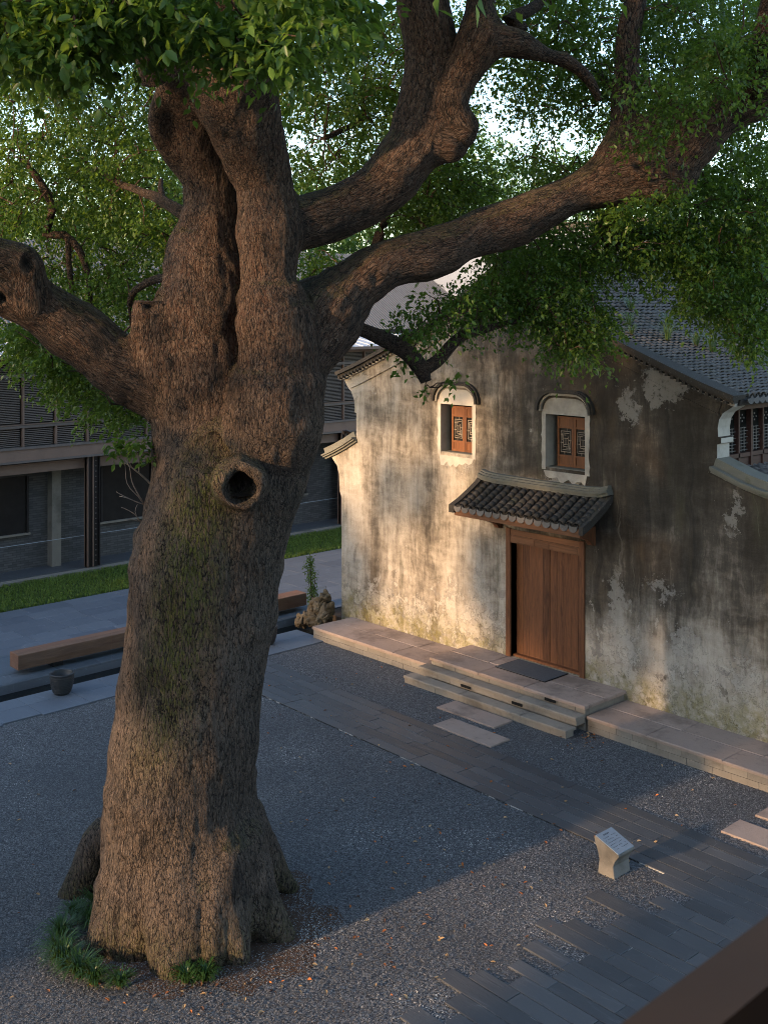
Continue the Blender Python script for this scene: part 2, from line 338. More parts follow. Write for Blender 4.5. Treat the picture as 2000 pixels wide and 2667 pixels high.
def gravel_stone():
    t = NT('gravel_stone'); r = t.n('Attribute', 2, {'attribute_name': 'rnd'})
    k = t.ramp(r, [(0, (.065, .066, .071)), (.45, (.125, .127, .135)), (.85, (.2, .2, .208)), (.975, (.28, .275, .27)), (1, (.5, .48, .45))])
    return t.fin(k, .7)
M['gravel'] = gravel_stone()
def water_mat():
    t = NT('dark_water'); return t.fin((.006, .008, .008), .06, t.bump(t.noise(t.pos(), 6, 3), .08, .01))
M['water'] = water_mat()
def glass_mat():
    t = NT('clear_glass'); g = t.n('BsdfGlossy', Roughness=.02, Color=(.9, .95, .95, 1)); tr = t.n('BsdfTransparent', Color=(.955, .975, .97, 1))
    f = t.n('Fresnel', IOR=1.3); t.t.links.new(t.n('MixShader', i0=f, i1=tr, i2=g), t.t.nodes['Material Output'].inputs[0]); return t.m
M['glass'] = glass_mat()
M['leaf_orange'] = simple('dry_leaf_orange', (.42, .14, .04), .7, .3, 5); M['leaf_tan'] = simple('dry_leaf_tan', (.42, .28, .15), .7, .3, 5); M['leaf_brown'] = simple('dry_leaf_brown', (.13, .065, .04), .8, .3, 5)
M['hill'] = simple('far_hill', (.05, .075, .05), 1, .2, .02, 0)

# ================================================================== ground and paving
def project(P):
    P = np.atleast_2d(P); D = P[:, :2] @ CF
    return CXP + FPX*(P[:, :2] @ CR)/np.maximum(D, .1), HOR + FPX*(EYE-P[:, 2])/np.maximum(D, .1), D
g = MB(); g.add([(-700, -400, -.4), (500, -400, -.4), (500, 900, -.4), (-700, 900, -.4)], [(0, 1, 2, 3)])
struct(g.build('ground', M['soil']))
struct(MB().box(-20.36, 6, -22, 16.9, -.35, 0).build('gravel_yard', M['gravel_bed']))
struct(MB().box(-22.6, 6, 18.6, 34, -.35, -.02).build('back_yard', M['soil']))
# far terrace of blue grey slabs
ter = struct(MB().box(-27.95, -22.42, 2, 31, -.35, -.03).build('terrace', M['deck']))
rows = 9; wx = (27.95-22.42)/rows
for i in range(rows):
    y = 6.0 + random.uniform(0, .8)
    while y < 27:
        L = random.choice((.9, 1.2, 1.2, 1.5)); x0 = -27.95 + i*wx
        MB().slab(x0+.003, x0+wx-.003, y+.003, y+L-.003, -.029, .02+random.uniform(-.0015, .0015), .004).build('paving_slab', M['deck'], ter); y += L
# kerb strip between channel and gravel
st = struct(MB().box(-21.5, -20.35, 2, 17.02, -.35, -.03).build('kerb_strip', M['deck']))
y = 4.0
while y < 16.9:
    L = min(random.choice((.8, 1.0, 1.2)), 16.99-y); xm = -20.92 + random.choice((-.06, .0, .1))
    MB().slab(-21.497, xm-.003, y+.003, y+L-.004, -.029, .03, .005).build('paving_slab', M['deck'], st)
    MB().slab(xm+.003, -20.31+random.uniform(-.04, .04), y+.003, y+L-.004, -.029, .03, .005).build('paving_slab', M['deck'], st); y += L
wa = MB().box(-22.42, -21.5, 2, 18.6, -.35, -.17); struct(wa.build('channel_water', M['water']))
# lawn and kerb
struct(MB().box(-30.62, -27.95, 2, 34, -.35, .0).build('lawn', simple('lawn_soil', (.05, .075, .02), .95, .3, 8, .4)))
struct(MB().box(-30.9, -30.62, 2, 38, -.35, .07).build('kerb', M['stone2']))
struct(MB().box(-34, -30.9, 2, 38, -.35, .1).build('pavement', M['slate']))
def blades(pts, h, spread, wdt, nb, name, mat, parent=None):
    """tufts of curved blades: 3 points each, as one mesh"""
    n = len(pts)*nb; P = np.repeat(pts, nb, 0); a = RNG.uniform(0, 2*np.pi, n); hh = h*RNG.uniform(.55, 1.15, n); s = spread*RNG.uniform(.3, 1.1, n)
    d = np.stack([np.cos(a), np.sin(a), 0*a], 1); q = np.stack([-np.sin(a), np.cos(a), 0*a], 1)*wdt
    P = P + d*RNG.uniform(0, .15, n)[:, None]*spread
    z = np.array([0, 0, 1.0]); m1 = P + d*(s*.3)[:, None] + z*(hh*.7)[:, None]; m2 = P + d*(s*.75)[:, None] + z*(hh*.95)[:, None]; tip = P + d*(s*1.15)[:, None] + z*(hh*.72)[:, None]
    V = np.stack([P-q*.6, P+q*.6, m1-q, m1+q, m2-q*.8, m2+q*.8, tip], 1).reshape(-1, 3)
    o = (np.arange(n)*7)[:, None]
    F = np.concatenate([o+np.array([[0, 1, 3]]), o+np.array([[0, 3, 2]]), o+np.array([[2, 3, 5]]), o+np.array([[2, 5, 4]]), o+np.array([[4, 5, 6]])])
    return np_mesh(name, V, F, mat, parent, np.repeat(RNG.random(n), 7))
def np_mesh(name, V, F, mat, parent=None, rnd=None, smooth=False):
    me = bpy.data.meshes.new(name); n = len(F); k = F.shape[1]
    me.vertices.add(len(V)); me.vertices.foreach_set('co', V.astype(np.float32).ravel())
    me.loops.add(n*k); me.loops.foreach_set('vertex_index', F.astype(np.int32).ravel())
    me.polygons.add(n); me.polygons.foreach_set('loop_start', np.arange(0, n*k, k, dtype=np.int32)); me.polygons.foreach_set('loop_total', np.full(n, k, np.int32))
    if smooth: me.polygons.foreach_set('use_smooth', np.ones(n, bool))
    if rnd is not None:
        at_ = me.attributes.new('rnd', 'FLOAT', 'POINT'); at_.data.foreach_set('value', np.asarray(rnd, np.float32))
    me.update(calc_edges=True); me.validate(); me.materials.append(mat)
    return link(name, me, parent)
n = 15000; lp = np.stack([RNG.uniform(-30.6, -27.97, n), RNG.uniform(9.5, 27, n), np.zeros(n)], 1)
tag(blades(lp, .09, .06, .006, 3, 'lawn_grass', M['lawn']), 'strip of short green lawn grass before the dark brick building', 'grass', kind='stuff')
n = 500; lp = np.stack([RNG.uniform(-30.6, -30.2, n), RNG.uniform(12, 15.5, n), np.zeros(n)], 1)

tmo = NT('pale_mortar'); pmo = tmo.pos(); M['mortar'] = tmo.fin(tmo.mix(tmo.ss(tmo.noise(pmo, 1.7, 5, .7), .5, .6), (.03, .03, .032), (.42, .41, .4)), .9)
# slate path to the right of the tree, slightly skewed to the house
path = struct(link('path', None)); path.location = (-18, 14.27, 0); path.rotation_euler = (0, 0, math.radians(-1.35))
struct(MB().box(-2.35, 14.5, -.70, .70, -.3, .017).build('path_bed', M['mortar'], path))
widths = [.22, .25, .2, .26, .24, .23]; yy = -.70
for wd in widths:
    x = -2.33 - random.uniform(0, .6)
    while x < 14.2:
        L = random.choice((.7, .9, 1.2, 1.5, 1.8)); x0 = max(x, -2.33)
        hz = .022 + random.uniform(-.002, .002)
        MB().slab(x0+.004, x+L-.004, yy+random.uniform(.003, .008), yy+wd-.003, -.05, hz+.004, random.uniform(.003, .008)).build('slate_plank', M['slate'], path); x += L
    yy += wd
# slate terrace with a toothed edge running into the gravel
pav = struct(link('pavement_slate', None)); pav.location = (-8.7, 13.3, 0); pav.rotation_euler = (0, 0, math.radians(-1.35))
struct(MB().box(.75, 7, -8, .1, -.3, .013).build('pavement_bed', M['mortar'], pav))
yy = .08; k = 0
while yy > -7.3:
    wd = random.choice((.22, .25, .27, .3)); yy -= wd
    x = random.choice((-.35, -.1, .05, .3, .55)) if k else -.1; k += 1
    if yy > -.5: x += .1
    while x < 5.6:
        L = random.choice((.6, .9, 1.1, 1.3, 1.6))
        MB().slab(x+.004, x+L-.004, yy+random.uniform(.003, .008), yy+wd-.003, -.05, .024+random.uniform(-.003, .003), random.uniform(.003, .009)).build('slate_plank', M['slate'], pav); x += L

# platform along the house and the three steps to the door
YW = 18.1; PZ = .30; LZ = .48
plat = struct(MB().box(-20.66, -4, 16.93, 18.6, -.3, PZ-.07).build('platform', M['stone2']))
def slabs_row(parent, x0, x1, y0, y1, z0, z1, lens, mat, name='stone_slab'):
    x = x0
    while x < x1-.05:
        L = min(random.choice(lens), x1-x); L = L if x1-x-L > .3 else x1-x
        q_ = MB().slab(x+random.uniform(.002, .006), x+L-.002, y0+random.uniform(-.008, .008), y1-random.uniform(0, .003), z0, z1+random.uniform(-.004, .004), random.uniform(.006, .018)).build(name, M[mat], parent); x += L
def brick_course(parent, x0, x1, y0, y1, z0, z1, mat='stone2', nc=2, lens=(.35, .45, .5)):
    h = (z1-z0)/nc
    for c in range(nc):
        x = x0 - (.2 if c % 2 else 0)
        while x < x1-.02:
            L = random.choice(lens); a = max(x, x0); b = min(x+L, x1); b = x1 if x1-b < .1 else b
            if b-a > .03: MB().slab(a+.003, b-.003, y0+random.uniform(-.003, .003), y1, z0+c*h+.003, z0+(c+1)*h-.003, .003).build('stone_brick', M[mat], parent)
            x = max(b, x+L) if b < x1 else x1
for a, b in ((-20.7, -16.7), (-12.64, -4)):
    slabs_row(plat, a, b, 16.83, 17.5, PZ-.06, PZ, (1.1, 1.3, 1.5), 'stone'); slabs_row(plat, a, b, 17.504, 18.1, PZ-.06, PZ+.001, (1.2, 1.45, 1.6), 'stone')
    brick_course(plat, a, b, 16.86, 16.93, .0, PZ-.062)
brick_course(plat, -20.69, -20.662, 16.9, 18.1, .0, PZ-.062, lens=(1,))
steps = struct(MB().box(-16.66, -12.69, 16.86, 18.1, 0, LZ-.07).build('steps', M['stone2']))
slabs_row(steps, -16.72, -12.64, 16.8, 17.45, LZ-.06, LZ, (1.2, 1.4), 'stone'); slabs_row(steps, -16.72, -12.64, 17.454, 18.1, LZ-.06, LZ+.001, (1.1, 1.5), 'stone')
brick_course(steps, -16.69, -12.66, 16.825, 16.86, .33, LZ-.062, nc=1)
brick_course(steps, -16.78, -12.66, 16.56, 16.82, .165, .322, nc=1, lens=(.9, 1.2)); slabs_row(steps, -16.8, -12.65, 16.53, 16.823, .27, .328, (1.2, 1.5), 'stone2')
slabs_row(steps, -16.95, -12.66, 16.24, 16.555, .11, .163, (1.3, 1.6), 'stone2'); brick_course(steps, -16.93, -12.68, 16.27, 16.5, .0, .108, nc=1, lens=(.9, 1.2))
for x in (-15.55, -14.2): MB().box(x, x+.26, 16.524, 16.54, .2, .25).build('vent_slot', M['black'], steps)
for x in (-13.6,): MB().box(x, x+.26, 16.79, 16.81, .36, .41).build('vent_slot', M['black'], steps)
for (x0, x1, y0, y1), lab in zip(((-15.4, -13.9, 15.68, 16.2), (-14.78, -13.33, 14.95, 15.47), (-8.82, -7.4, 15.05, 15.6), (-8.74, -7.2, 15.92, 16.45)),
        ('reddish stone slab lying next to the bottom door step', 'reddish stone slab lying between the slate path and another slab', 'pale stone slab at the slate path beyond the carved stone', 'pale stone slab between another pale slab and the platform')):
    tag(MB().slab(x0, x1, y0, y1, -.05, .035, .008).build('stepping_stone', M['stone']), lab, 'stepping stone', 'stepping stones in the gravel')
mt = thing('doormat', 'grey rubber doormat lying before the brown double door', 'doormat', loc=(-14.66, 17.68, LZ+.001))
MB().slab(-.64, .64, -.36, .36, 0, .02, .008).build('mat', M['rubber'], mt)
e = MB()
for a in ((-.655, .655, -.375, -.362), (-.655, .655, .362, .375), (-.655, -.642, -.362, .362), (.642, .655, -.362, .362)): e.box(*a, 0, .014)
e.build('rubber_edge', M['black'], mt)

# gravel stones (uncountable)
def in_path(x, y):
    r = math.radians(-1.35); dx = x+18; dy = y-14.27; u = dx*math.cos(r)+dy*math.sin(r); v = -dx*math.sin(r)+dy*math.cos(r)
    return (u > -2.4) & (u < 14.5) & (np.abs(v) < .72)
n = 420000; gp = np.stack([RNG.uniform(-20.3, -8.0, n), RNG.uniform(3.0, 16.85, n), np.zeros(n)], 1)
px, py, D = project(gp)
ok = (px > -60) & (px < 2060) & (py < 2740) & ~in_path(gp[:, 0], gp[:, 1]) & (RNG.random(n) < np.clip(15.0/D, 0, 1)**2*1.0)
ok &= ~((gp[:, 0] > -16.95) & (gp[:, 0] < -12.64) & (gp[:, 1] > 16.24))
gp = gp[ok]; n = len(gp); 
s = RNG.uniform(.005, .0125, n); a = RNG.uniform(0, 6.28, n); el = RNG.uniform(.9, 1.7, n); fl = RNG.uniform(.35, .75, n); tl = RNG.uniform(-.5, .5, n)
O = np.array([[1, 0, 0], [-.3, .8, .1], [-1, -.1, 0], [.2, -.85, .15], [.1, .05, .9], [0, 0, -.6]])
V = O[None]*s[:, None, None]; V[:, :, 0] *= el[:, None]; V[:, :, 2] *= fl[:, None]; V[:, :, 2] += V[:, :, 0]*tl[:, None]
c, si = np.cos(a)[:, None], np.sin(a)[:, None]; V = np.stack([V[:, :, 0]*c-V[:, :, 1]*si, V[:, :, 0]*si+V[:, :, 1]*c, V[:, :, 2]], 2)
V = V + gp[:, None, :] + np.array([0, 0, .006]) + (RNG.uniform(0, .01, n)[:, None, None]*np.array([0, 0, 1.0]))
Fq = np.array([[0, 1, 4], [1, 2, 4], [2, 3, 4], [3, 0, 4]])     # upper faces; the buried ones are left to the bed
F = (np.arange(n)*6)[:, None, None] + Fq[None]
rv = np.clip(RNG.random(n)*.85+.2*vnoise(np.stack([gp[:, 0]*.9, gp[:, 1]*.9, gp[:, 0]*0], 1))+.08*vnoise(gp*3.1+7)+.06, 0, 1)**1.05; tag(np_mesh('gravel', V.reshape(-1, 3), F.reshape(-1, 3), M['gravel'], None, np.repeat(rv, 6)), 'loose dark grey gravel covering the courtyard', 'gravel', kind='stuff')
print('gravel stones', n)

# ================================================================== old white-washed house
house = thing('old_house', 'old two-storey house with stained plaster gable wall and grey tiled roof', 'house', loc=(0, 0, 0))
RX = -15.70
def roof_z(x):
    d = abs(x-RX); return float(np.interp(d, [0, .98, 1.85, 2.4, 3.65, 4.6, 5.4], [8.88, 8.24, 7.71, 7.42, 6.93, 6.55, 6.27]))
ledge = [(-10.68, 5.42), (-10.6, 5.45), (-10.6, 5.54), (-10.66, 5.56), (-10.67, 5.72), (-10.64, 5.88), (-10.56, 6.0), (-10.42, 6.09)]
rightsl = [(x, roof_z(x)-.16) for x in np.linspace(-10.36, RX, 12)]; leftsl = [(x, roof_z(x)-.16) for x in np.linspace(RX, -21.0, 12)][1:]
lcorb = [(-20.9, 6.0), (-20.74, 5.86), (-20.63, 5.66), (-20.6, 5.45), (-20.62, 5.36), (-20.55, 5.34)]
outer = [(-21.1, 0), (-6, 0), (-6, 4.5), (-9.3, 4.52), (-9.75, 4.56), (-10.15, 4.65), (-10.5, 4.78), (-10.68, 4.86)] + ledge + rightsl + leftsl + lcorb + \
        [(-20.55, 4.62), (-21.5, 4.2), (-21.44, 4.12), (-21.28, 3.98), (-21.2, 3.75), (-21.18, 3.35), (-21.1, 3.2)]
WIN = [(-17.64, -16.68, 4.66, 5.75), (-14.62, -13.62, 4.62, 5.72)]
DOOR = (-15.56, -13.74, LZ, 2.98)
def rect(x0, x1, z0, z1): return [(x0, z0), (x1, z0), (x1, z1), (x0, z1)]
holes = [rect(*q) for q in WIN] + [rect(*DOOR)]
wl = MB(); allp = [outer] + holes; flat = [p for q in allp for p in q]; nv = len(flat)
tri = tessellate_polygon([[Vector((a, b, 0)) for a, b in q] for q in allp])
TH = .42
wl.add([(a, YW, b) for a, b in flat], [tuple(t) for t in tri])
wl.add([(a, YW+TH, b) for a, b in flat], [tuple(t) for t in tri])
o = 0
for qi, q in enumerate(allp):
    n_ = len(q)
    for k in range(n_):
        a, b = q[k], q[(k+1) % n_]
        side = 1 if (qi == 0 and b[1]-a[1] > .02 and a[0] > -11.5 and a[0] < -10.2) or qi in (1, 2) else 0
        wl.add([(a[0], YW, a[1]), (b[0], YW, b[1]), (b[0], YW+TH, b[1]), (a[0], YW+TH, a[1])], [(0, 1, 2, 3)], side)
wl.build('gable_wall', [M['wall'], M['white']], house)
# body behind the gable
MB().box(-21.06, -20.7, YW+TH, 27.5, -.3, 4.1).build('side_wall', M['white'], house)
MB().box(-20.6, -20.4, YW+TH, 27.5, 4.1, 6.1).build('upper_side_wall', M['white'], house)
MB().box(-20.7, -10.9, 27.3, 27.5, -.3, 6.1).build('rear_wall', M['white'], house)
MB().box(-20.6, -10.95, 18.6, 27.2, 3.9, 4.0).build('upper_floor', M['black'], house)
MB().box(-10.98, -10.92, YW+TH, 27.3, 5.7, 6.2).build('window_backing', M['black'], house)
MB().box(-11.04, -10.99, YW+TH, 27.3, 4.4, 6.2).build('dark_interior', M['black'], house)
# upper storey windows on the side that faces the yard beyond
lw = M['lintel']
redw = wood_material('dark_red_wood', (.045, .022, .018), (.09, .042, .034), 'y')
for k in range(9):
    y0 = 18.62 + k*.9
    wn_ = MB().box(-10.9, -10.8, y0, y0+.07, 4.5, 6.1).box(-10.9, -10.8, y0+.07, y0+.9, 4.5, 4.62).box(-10.9, -10.81, y0+.07, y0+.9, 5.08, 5.16).box(-10.9, -10.81, y0+.46, y0+.51, 4.62, 6.1).build('side_window', redw, house)
    MB().box(-10.89, -10.84, y0+.09, y0+.44, 4.64, 5.06).build('window_panel', redw, wn_); MB().box(-10.89, -10.84, y0+.53, y0+.88, 4.64, 5.06).build('window_panel', redw, wn_)
    la = MB()
    for i in range(8):
        for a, b in ((.09, .44), (.53, .88)):
            sh = .05*(i % 2); la.box(-10.88, -10.86, y0+a+sh, y0+b-sh, 5.2+i*.06, 5.212+i*.06)
    for a in (.2, .32, .64, .76): la.box(-10.885, -10.865, y0+a, y0+a+.012, 5.18, 5.64)
    for yy in (.26, .70):
        for i in range(4):
            la.box(-10.88, -10.86, y0+yy-.03+.06*(i == 1)-.06*(i == 3), y0+yy+.0+.06*(i == 1)-.06*(i == 3), 5.8+.06*(i == 0)-.06*(i == 2), 5.83+.06*(i == 0)-.06*(i == 2))
    stuff(la.build('lattice', simple('pale_lattice', (.17, .15, .14), .6, .2) if k == 0 else bpy.data.materials['pale_lattice'], wn_))
MB().box(-10.9, -10.55, YW+TH, 27.3, 6.02, 6.1).build('eave_board', redw, house)
# window surrounds, hoods, shutters
def hood_line(x0, x1, zt, out, rise):
    r = rise; pts = [(x0-out, zt)]
    for k in range(0, 7): a = math.pi - k*math.pi/12; pts.append((x0-out+r+r*math.cos(a), zt+r*math.sin(a)*.95+.03))
    for k in range(6, -1, -1): a = k*math.pi/12; pts.append((x1+out-r+r*math.cos(a), zt+r*math.sin(a)*.95+.03))
    return pts + [(x1+out, zt)]
def hood(parent, line, y0, y1, t0, t1, name, mat):
    m = MB(); L = [np.array(p) for p in line]; c = np.mean(L, 0)-np.array([0, .4]); vs = []
    for i, p in enumerate(L):
        t = L[min(i+1, len(L)-1)]-L[max(i-1, 0)]; t /= np.linalg.norm(t)+1e-9; nn = np.array([-t[1], t[0]])
        for y, tt in ((y0, t0), (y1, t0), (y1, t1), (y0, t1)): q = p+nn*tt; vs.append((q[0], y, q[1]))
    fs = [(4*i+k, 4*i+(k+1) % 4, 4*i+4+(k+1) % 4, 4*i+4+k) for i in range(len(L)-1) for k in range(4)]; e = 4*(len(L)-1)
    m.add(vs, fs+[(0, 1, 2, 3), (e+3, e+2, e+1, e)]); return m.build(name, mat, parent)
for wi, (x0, x1, z0, z1) in enumerate(WIN):
    wo = link('window', None, house); wo['label'] = ('small window with sunlit orange wood shutters under an arched hood', 'small window with dark brown shutters under an arched hood')[wi]
    zt = z1+.03
    sur = MB()
    def rag(xa, xb, za, zb, side):          # ragged strip of limewash beside the opening
        n_ = 14; L = []
        for k in range(n_+1):
            z = za+(zb-za)*k/n_; L.append((xb+side*random.uniform(0, .035), z))
        poly = [(xa, za)] + L + [(xa, zb)]
        sur.prism(poly, YW-.012, YW+.02)
    rag(x0-.002, x0-.085, z0-.05, zt+.06, -1); rag(x1+.002, x1+.09, z0-.08, zt+.0, 1)
    low = [(x0-.05, z0-.07)] + [(x0+(x1-x0)*k/10, z0-.07-random.uniform(.1, .26)) for k in range(11)] + [(x1+.05, z0-.07)]
    sur.prism(low, YW-.0125, YW+.02)
    inner = hood_line(x0, x1, zt, .06, .30); sur.prism([(x0-.06, zt-.03)]+inner+[(x1+.06, zt-.03)], YW-.014, YW+.02)
    sur.build('plaster_surround', M['white'], wo)
    hood(wo, hood_line(x0, x1, zt+.02, .10, .33), YW-.06, YW+.02, 0, .045, 'arch_moulding', M['white'])
    hood(wo, hood_line(x0, x1, zt+.03, .15, .37), YW-.12, YW+.02, 0, .05, 'hood_tile', M['tile_dark'])
    hood(wo, hood_line(x0, x1, zt+.03, .205, .41), YW-.075, YW+.02, 0, .035, 'hood_top_tile', M['tile_dark'])
    MB().box(x0+.002, x1-.002, YW+.02, YW+.36, z0-.05, z0+.012).build('sill', M['ridge'], wo)
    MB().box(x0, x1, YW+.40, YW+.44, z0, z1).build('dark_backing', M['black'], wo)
    cx = (x0+x1)/2; yS = YW+.2
    for s_, (a, b) in enumerate(((x0+.14, cx+.06), (cx+.065, x1+.0))):
        sh = MB(); za, zb = z0+.02, z1-.05; b_ = b-.004
        sh.box(a, a+.05, yS, yS+.04, za, zb).box(b_-.05, b_, yS, yS+.04, za, zb)
        for q in ((za, za+.05), (za+.2, za+.24), (zb-.24, zb-.2), (zb-.05, zb)): sh.box(a+.05, b_-.05, yS+.002, yS+.038, *q)
        sob = sh.build('shutter', M['lattice'], wo)
        for q in ((za+.05, za+.2), (zb-.2, zb-.05)): MB().box(a+.05, b_-.05, yS+.015, yS+.03, *q).build('shutter_panel', M['lattice'], sob)
        MB().box(a+.05, b_-.05, yS+.03, yS+.034, za+.24, zb-.24).build('shutter_glass', M['glass_dark'], sob)
        la = MB(); A, B, C_, D_ = a+.06, b_-.06, za+.25, zb-.25; t_ = .011; w_ = B-A; h_ = D_-C_
        fx = lambda u: A+u*w_
        fz = lambda v: C_+v*h_
        for u, v0, v1 in ((.08, .1, .9), (.92, .1, .9), (.3, .3, .75), (.7, .25, .7), (.5, .38, .62), (.18, .55, .8), (.82, .2, .45), (.4, 0, .12), (.6, .88, 1)): la.box(fx(u)-t_/2, fx(u)+t_/2, yS+.012, yS+.024, fz(v0), fz(v1))
        for v, u0, u1 in ((.1, .08, .92), (.9, .08, .92), (.18, .2, .8), (.82, .2, .8), (.3, .3, .7), (.75, .1, .5), (.25, .5, .9), (.45, 0, .3), (.55, .7, 1), (.62, .3, .7), (.38, .3, .7)): la.box(fx(u0), fx(u1), yS+.0125, yS+.0235, fz(v)-t_/2, fz(v)+t_/2)
        stuff(la.build('shutter_lattice', M['lattice_bar'], sob))
# door
dfr = link('door_frame', None, house)
for a in (-15.68, -13.74): MB().slab(a, a+.12, YW-.035, YW+.2, LZ, 3.22, .005).build('door_post', M['door'], dfr)
MB().box(-15.56, -13.74, YW-.03, YW+.19, 2.92, 3.08).build('lintel_beam', M['lintel'], dfr); MB().box(-15.56, -13.74, YW-.02, YW+.19, 3.083, 3.2).build('lintel_board', M['lintel'], dfr)
for a, b in ((-15.53, -14.9), (-14.88, -14.52), (-14.5, -13.78)): MB().slab(a, b, YW-.04, YW-.0305, 2.945, 3.06, .003).build('lintel_panel', M['lintel'], dfr)
MB().box(-15.56, -13.74, YW+.06, YW+.3, LZ+.001, LZ+.05).build('threshold', M['door'], dfr)
for a, b in ((-15.555, -14.655), (-14.64, -13.745)):
    lf = link('door_leaf', None, house); n_ = 5; wdt = (b-a)/n_
    for k in range(n_): MB().slab(a+k*wdt+.0012, a+(k+1)*wdt-.0012, YW+.165+random.uniform(0, .002), YW+.21, LZ+.052, 2.918, .002).build('plank', M['door'], lf)
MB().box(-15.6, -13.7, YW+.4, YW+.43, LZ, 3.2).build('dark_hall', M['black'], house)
# canopy over the door
can = link('door_canopy', None, house)
CX0, CX1 = -16.42, -13.0; CY = 17.18
def can_z(y, x=0): return float(np.interp(y, [17.15, 17.4, 17.75, 18.1], [3.70, 3.80, 3.98, 4.17]))
pts = [(17.15, 3.66), (17.4, 3.755), (17.75, 3.93), (18.1, 4.12)]
MB().prism(pts+[(18.1, 4.06), (17.75, 3.87), (17.4, 3.695), (17.15, 3.60)], CX0+.06, CX1-.06, 'x').build('canopy_board', M['lintel'], can)
MB().box(CX0+.06, CX1-.06, 17.19, 17.25, 3.50, 3.615).build('eave_beam', M['lintel'], can)
ncol = 15; pit = (CX1-CX0-.16)/ncol
def arc_tile(r, L, rise, conv=1, n=6, t=.012, taper=.92):
    m = MB(); vs = []
    for j, (yy, rr) in enumerate(((0, r), (L, r*taper))):
        for o_ in (0, -t):
            for k in range(n+1):
                a = math.pi*(k/n); vs.append(((rr+o_*1)*math.cos(a), yy, conv*(rr+o_)*math.sin(a)*rise))
    w_ = n+1; fs = []
    for k in range(n):
        fs += [(k, k+1, 2*w_+k+1, 2*w_+k), (w_+k+1, w_+k, 3*w_+k, 3*w_+k+1), (k+1, k, w_+k, w_+k+1), (2*w_+k, 2*w_+k+1, 3*w_+k+1, 3*w_+k)]
    return m.add(vs, fs)
cover = arc_tile(.082, .15, .75, 1).mesh('tile', M['tile_dark'], True)
pan = arc_tile(.1, .15, .4, -1).mesh('pan_tile', M['tile_dark'], True)
def can_place(me, name, x, yc, dz, parent=None, scl=1):
    o = link(name, me, parent or can); y0 = yc; sl = math.atan2(can_z(y0+.1)-can_z(y0), .1)
    o.location = (x+random.uniform(-.006, .006), y0, can_z(y0)+dz); o.rotation_euler = (sl+random.uniform(.02, .06), random.uniform(-.03, .03), random.uniform(-.03, .03)); return o
for c in range(ncol):
    xc = CX0+.08+pit*(c+.5)
    for k in range(8):
        if k < 8: can_place(cover, 'tile', xc+pit*.5 if c < ncol-1 else xc+pit*.35, 17.17+k*.122, .012+random.uniform(0, .008))
    for k in range(8): can_place(pan, 'pan_tile', xc, 17.16+k*.122, .0)
# crescent drip tiles
dt = MB(); n_ = 10; vs = []
for k in range(n_+1): a = math.pi*k/n_; vs.append((.1*math.cos(a), 0, -.005-.105*math.sin(a)**.8)); vs.append((.088*math.cos(a), 0, .03-.035*math.sin(a)))
vs2 = [(a, .014, b) for a, _, b in vs]; m_ = len(vs); fs = []
for k in range(n_): q = (2*k, 2*k+1, 2*k+3, 2*k+2); fs += [q, tuple(m_+i for i in q[::-1]), (2*k, 2*k+2, m_+2*k+2, m_+2*k), (2*k+1, m_+2*k+1, m_+2*k+3, 2*k+3)]
dt.add(vs+vs2, fs); dtm = dt.mesh('drip_tile', M['tile'], False)
for c in range(ncol):
    o = link('drip_tile', dtm, can); o.location = (CX0+.08+pit*(c+.5), 17.145, 3.70); o.rotation_euler = (random.uniform(-.25, -.1), 0, 0)
# canopy ridge against the wall with raised ends, and side verges
rid = [(CX0+.08, 4.33), (CX0+.2, 4.29), (CX0+.5, 4.265), (-14.7, 4.255), (CX1-.5, 4.265), (CX1-.15, 4.29), (CX1+.03, 4.35)]
for j, (y0, t0, t1) in enumerate(((17.93, -.11, -.05), (17.90, -.048, .0), (17.945, .002, .045), (17.99, .047, .08))):
    MB().sweep([(a, b) for a, b in rid], y0, 18.12, t0, t1).build('ridge_course', M['ridge'], can)
for x in (CX0, CX1):
    v = MB(); sgn = 1 if x == CX0 else -1; Lp = [(17.13, 3.72), (17.4, 3.83), (17.75, 4.02), (17.95, 4.14), (18.06, 4.23), (18.1, 4.27)]
    pl = [(a, b) for a, b in Lp] + [(a, b-.16) for a, b in Lp[::-1]]
    v.prism(pl, x-.05, x+.09 if sgn > 0 else x+.05, 'x'); v.build('verge', M['tile_dark'], can)
for x in (-15.86, -13.42):
    b = MB(); b.prism([(17.45, 3.52), (18.11, 3.56), (18.11, 3.18), (17.98, 3.2), (17.9, 3.3), (17.72, 3.36), (17.6, 3.42)], x-.06, x+.06, 'x'); b.build('bracket', M['door'], can)
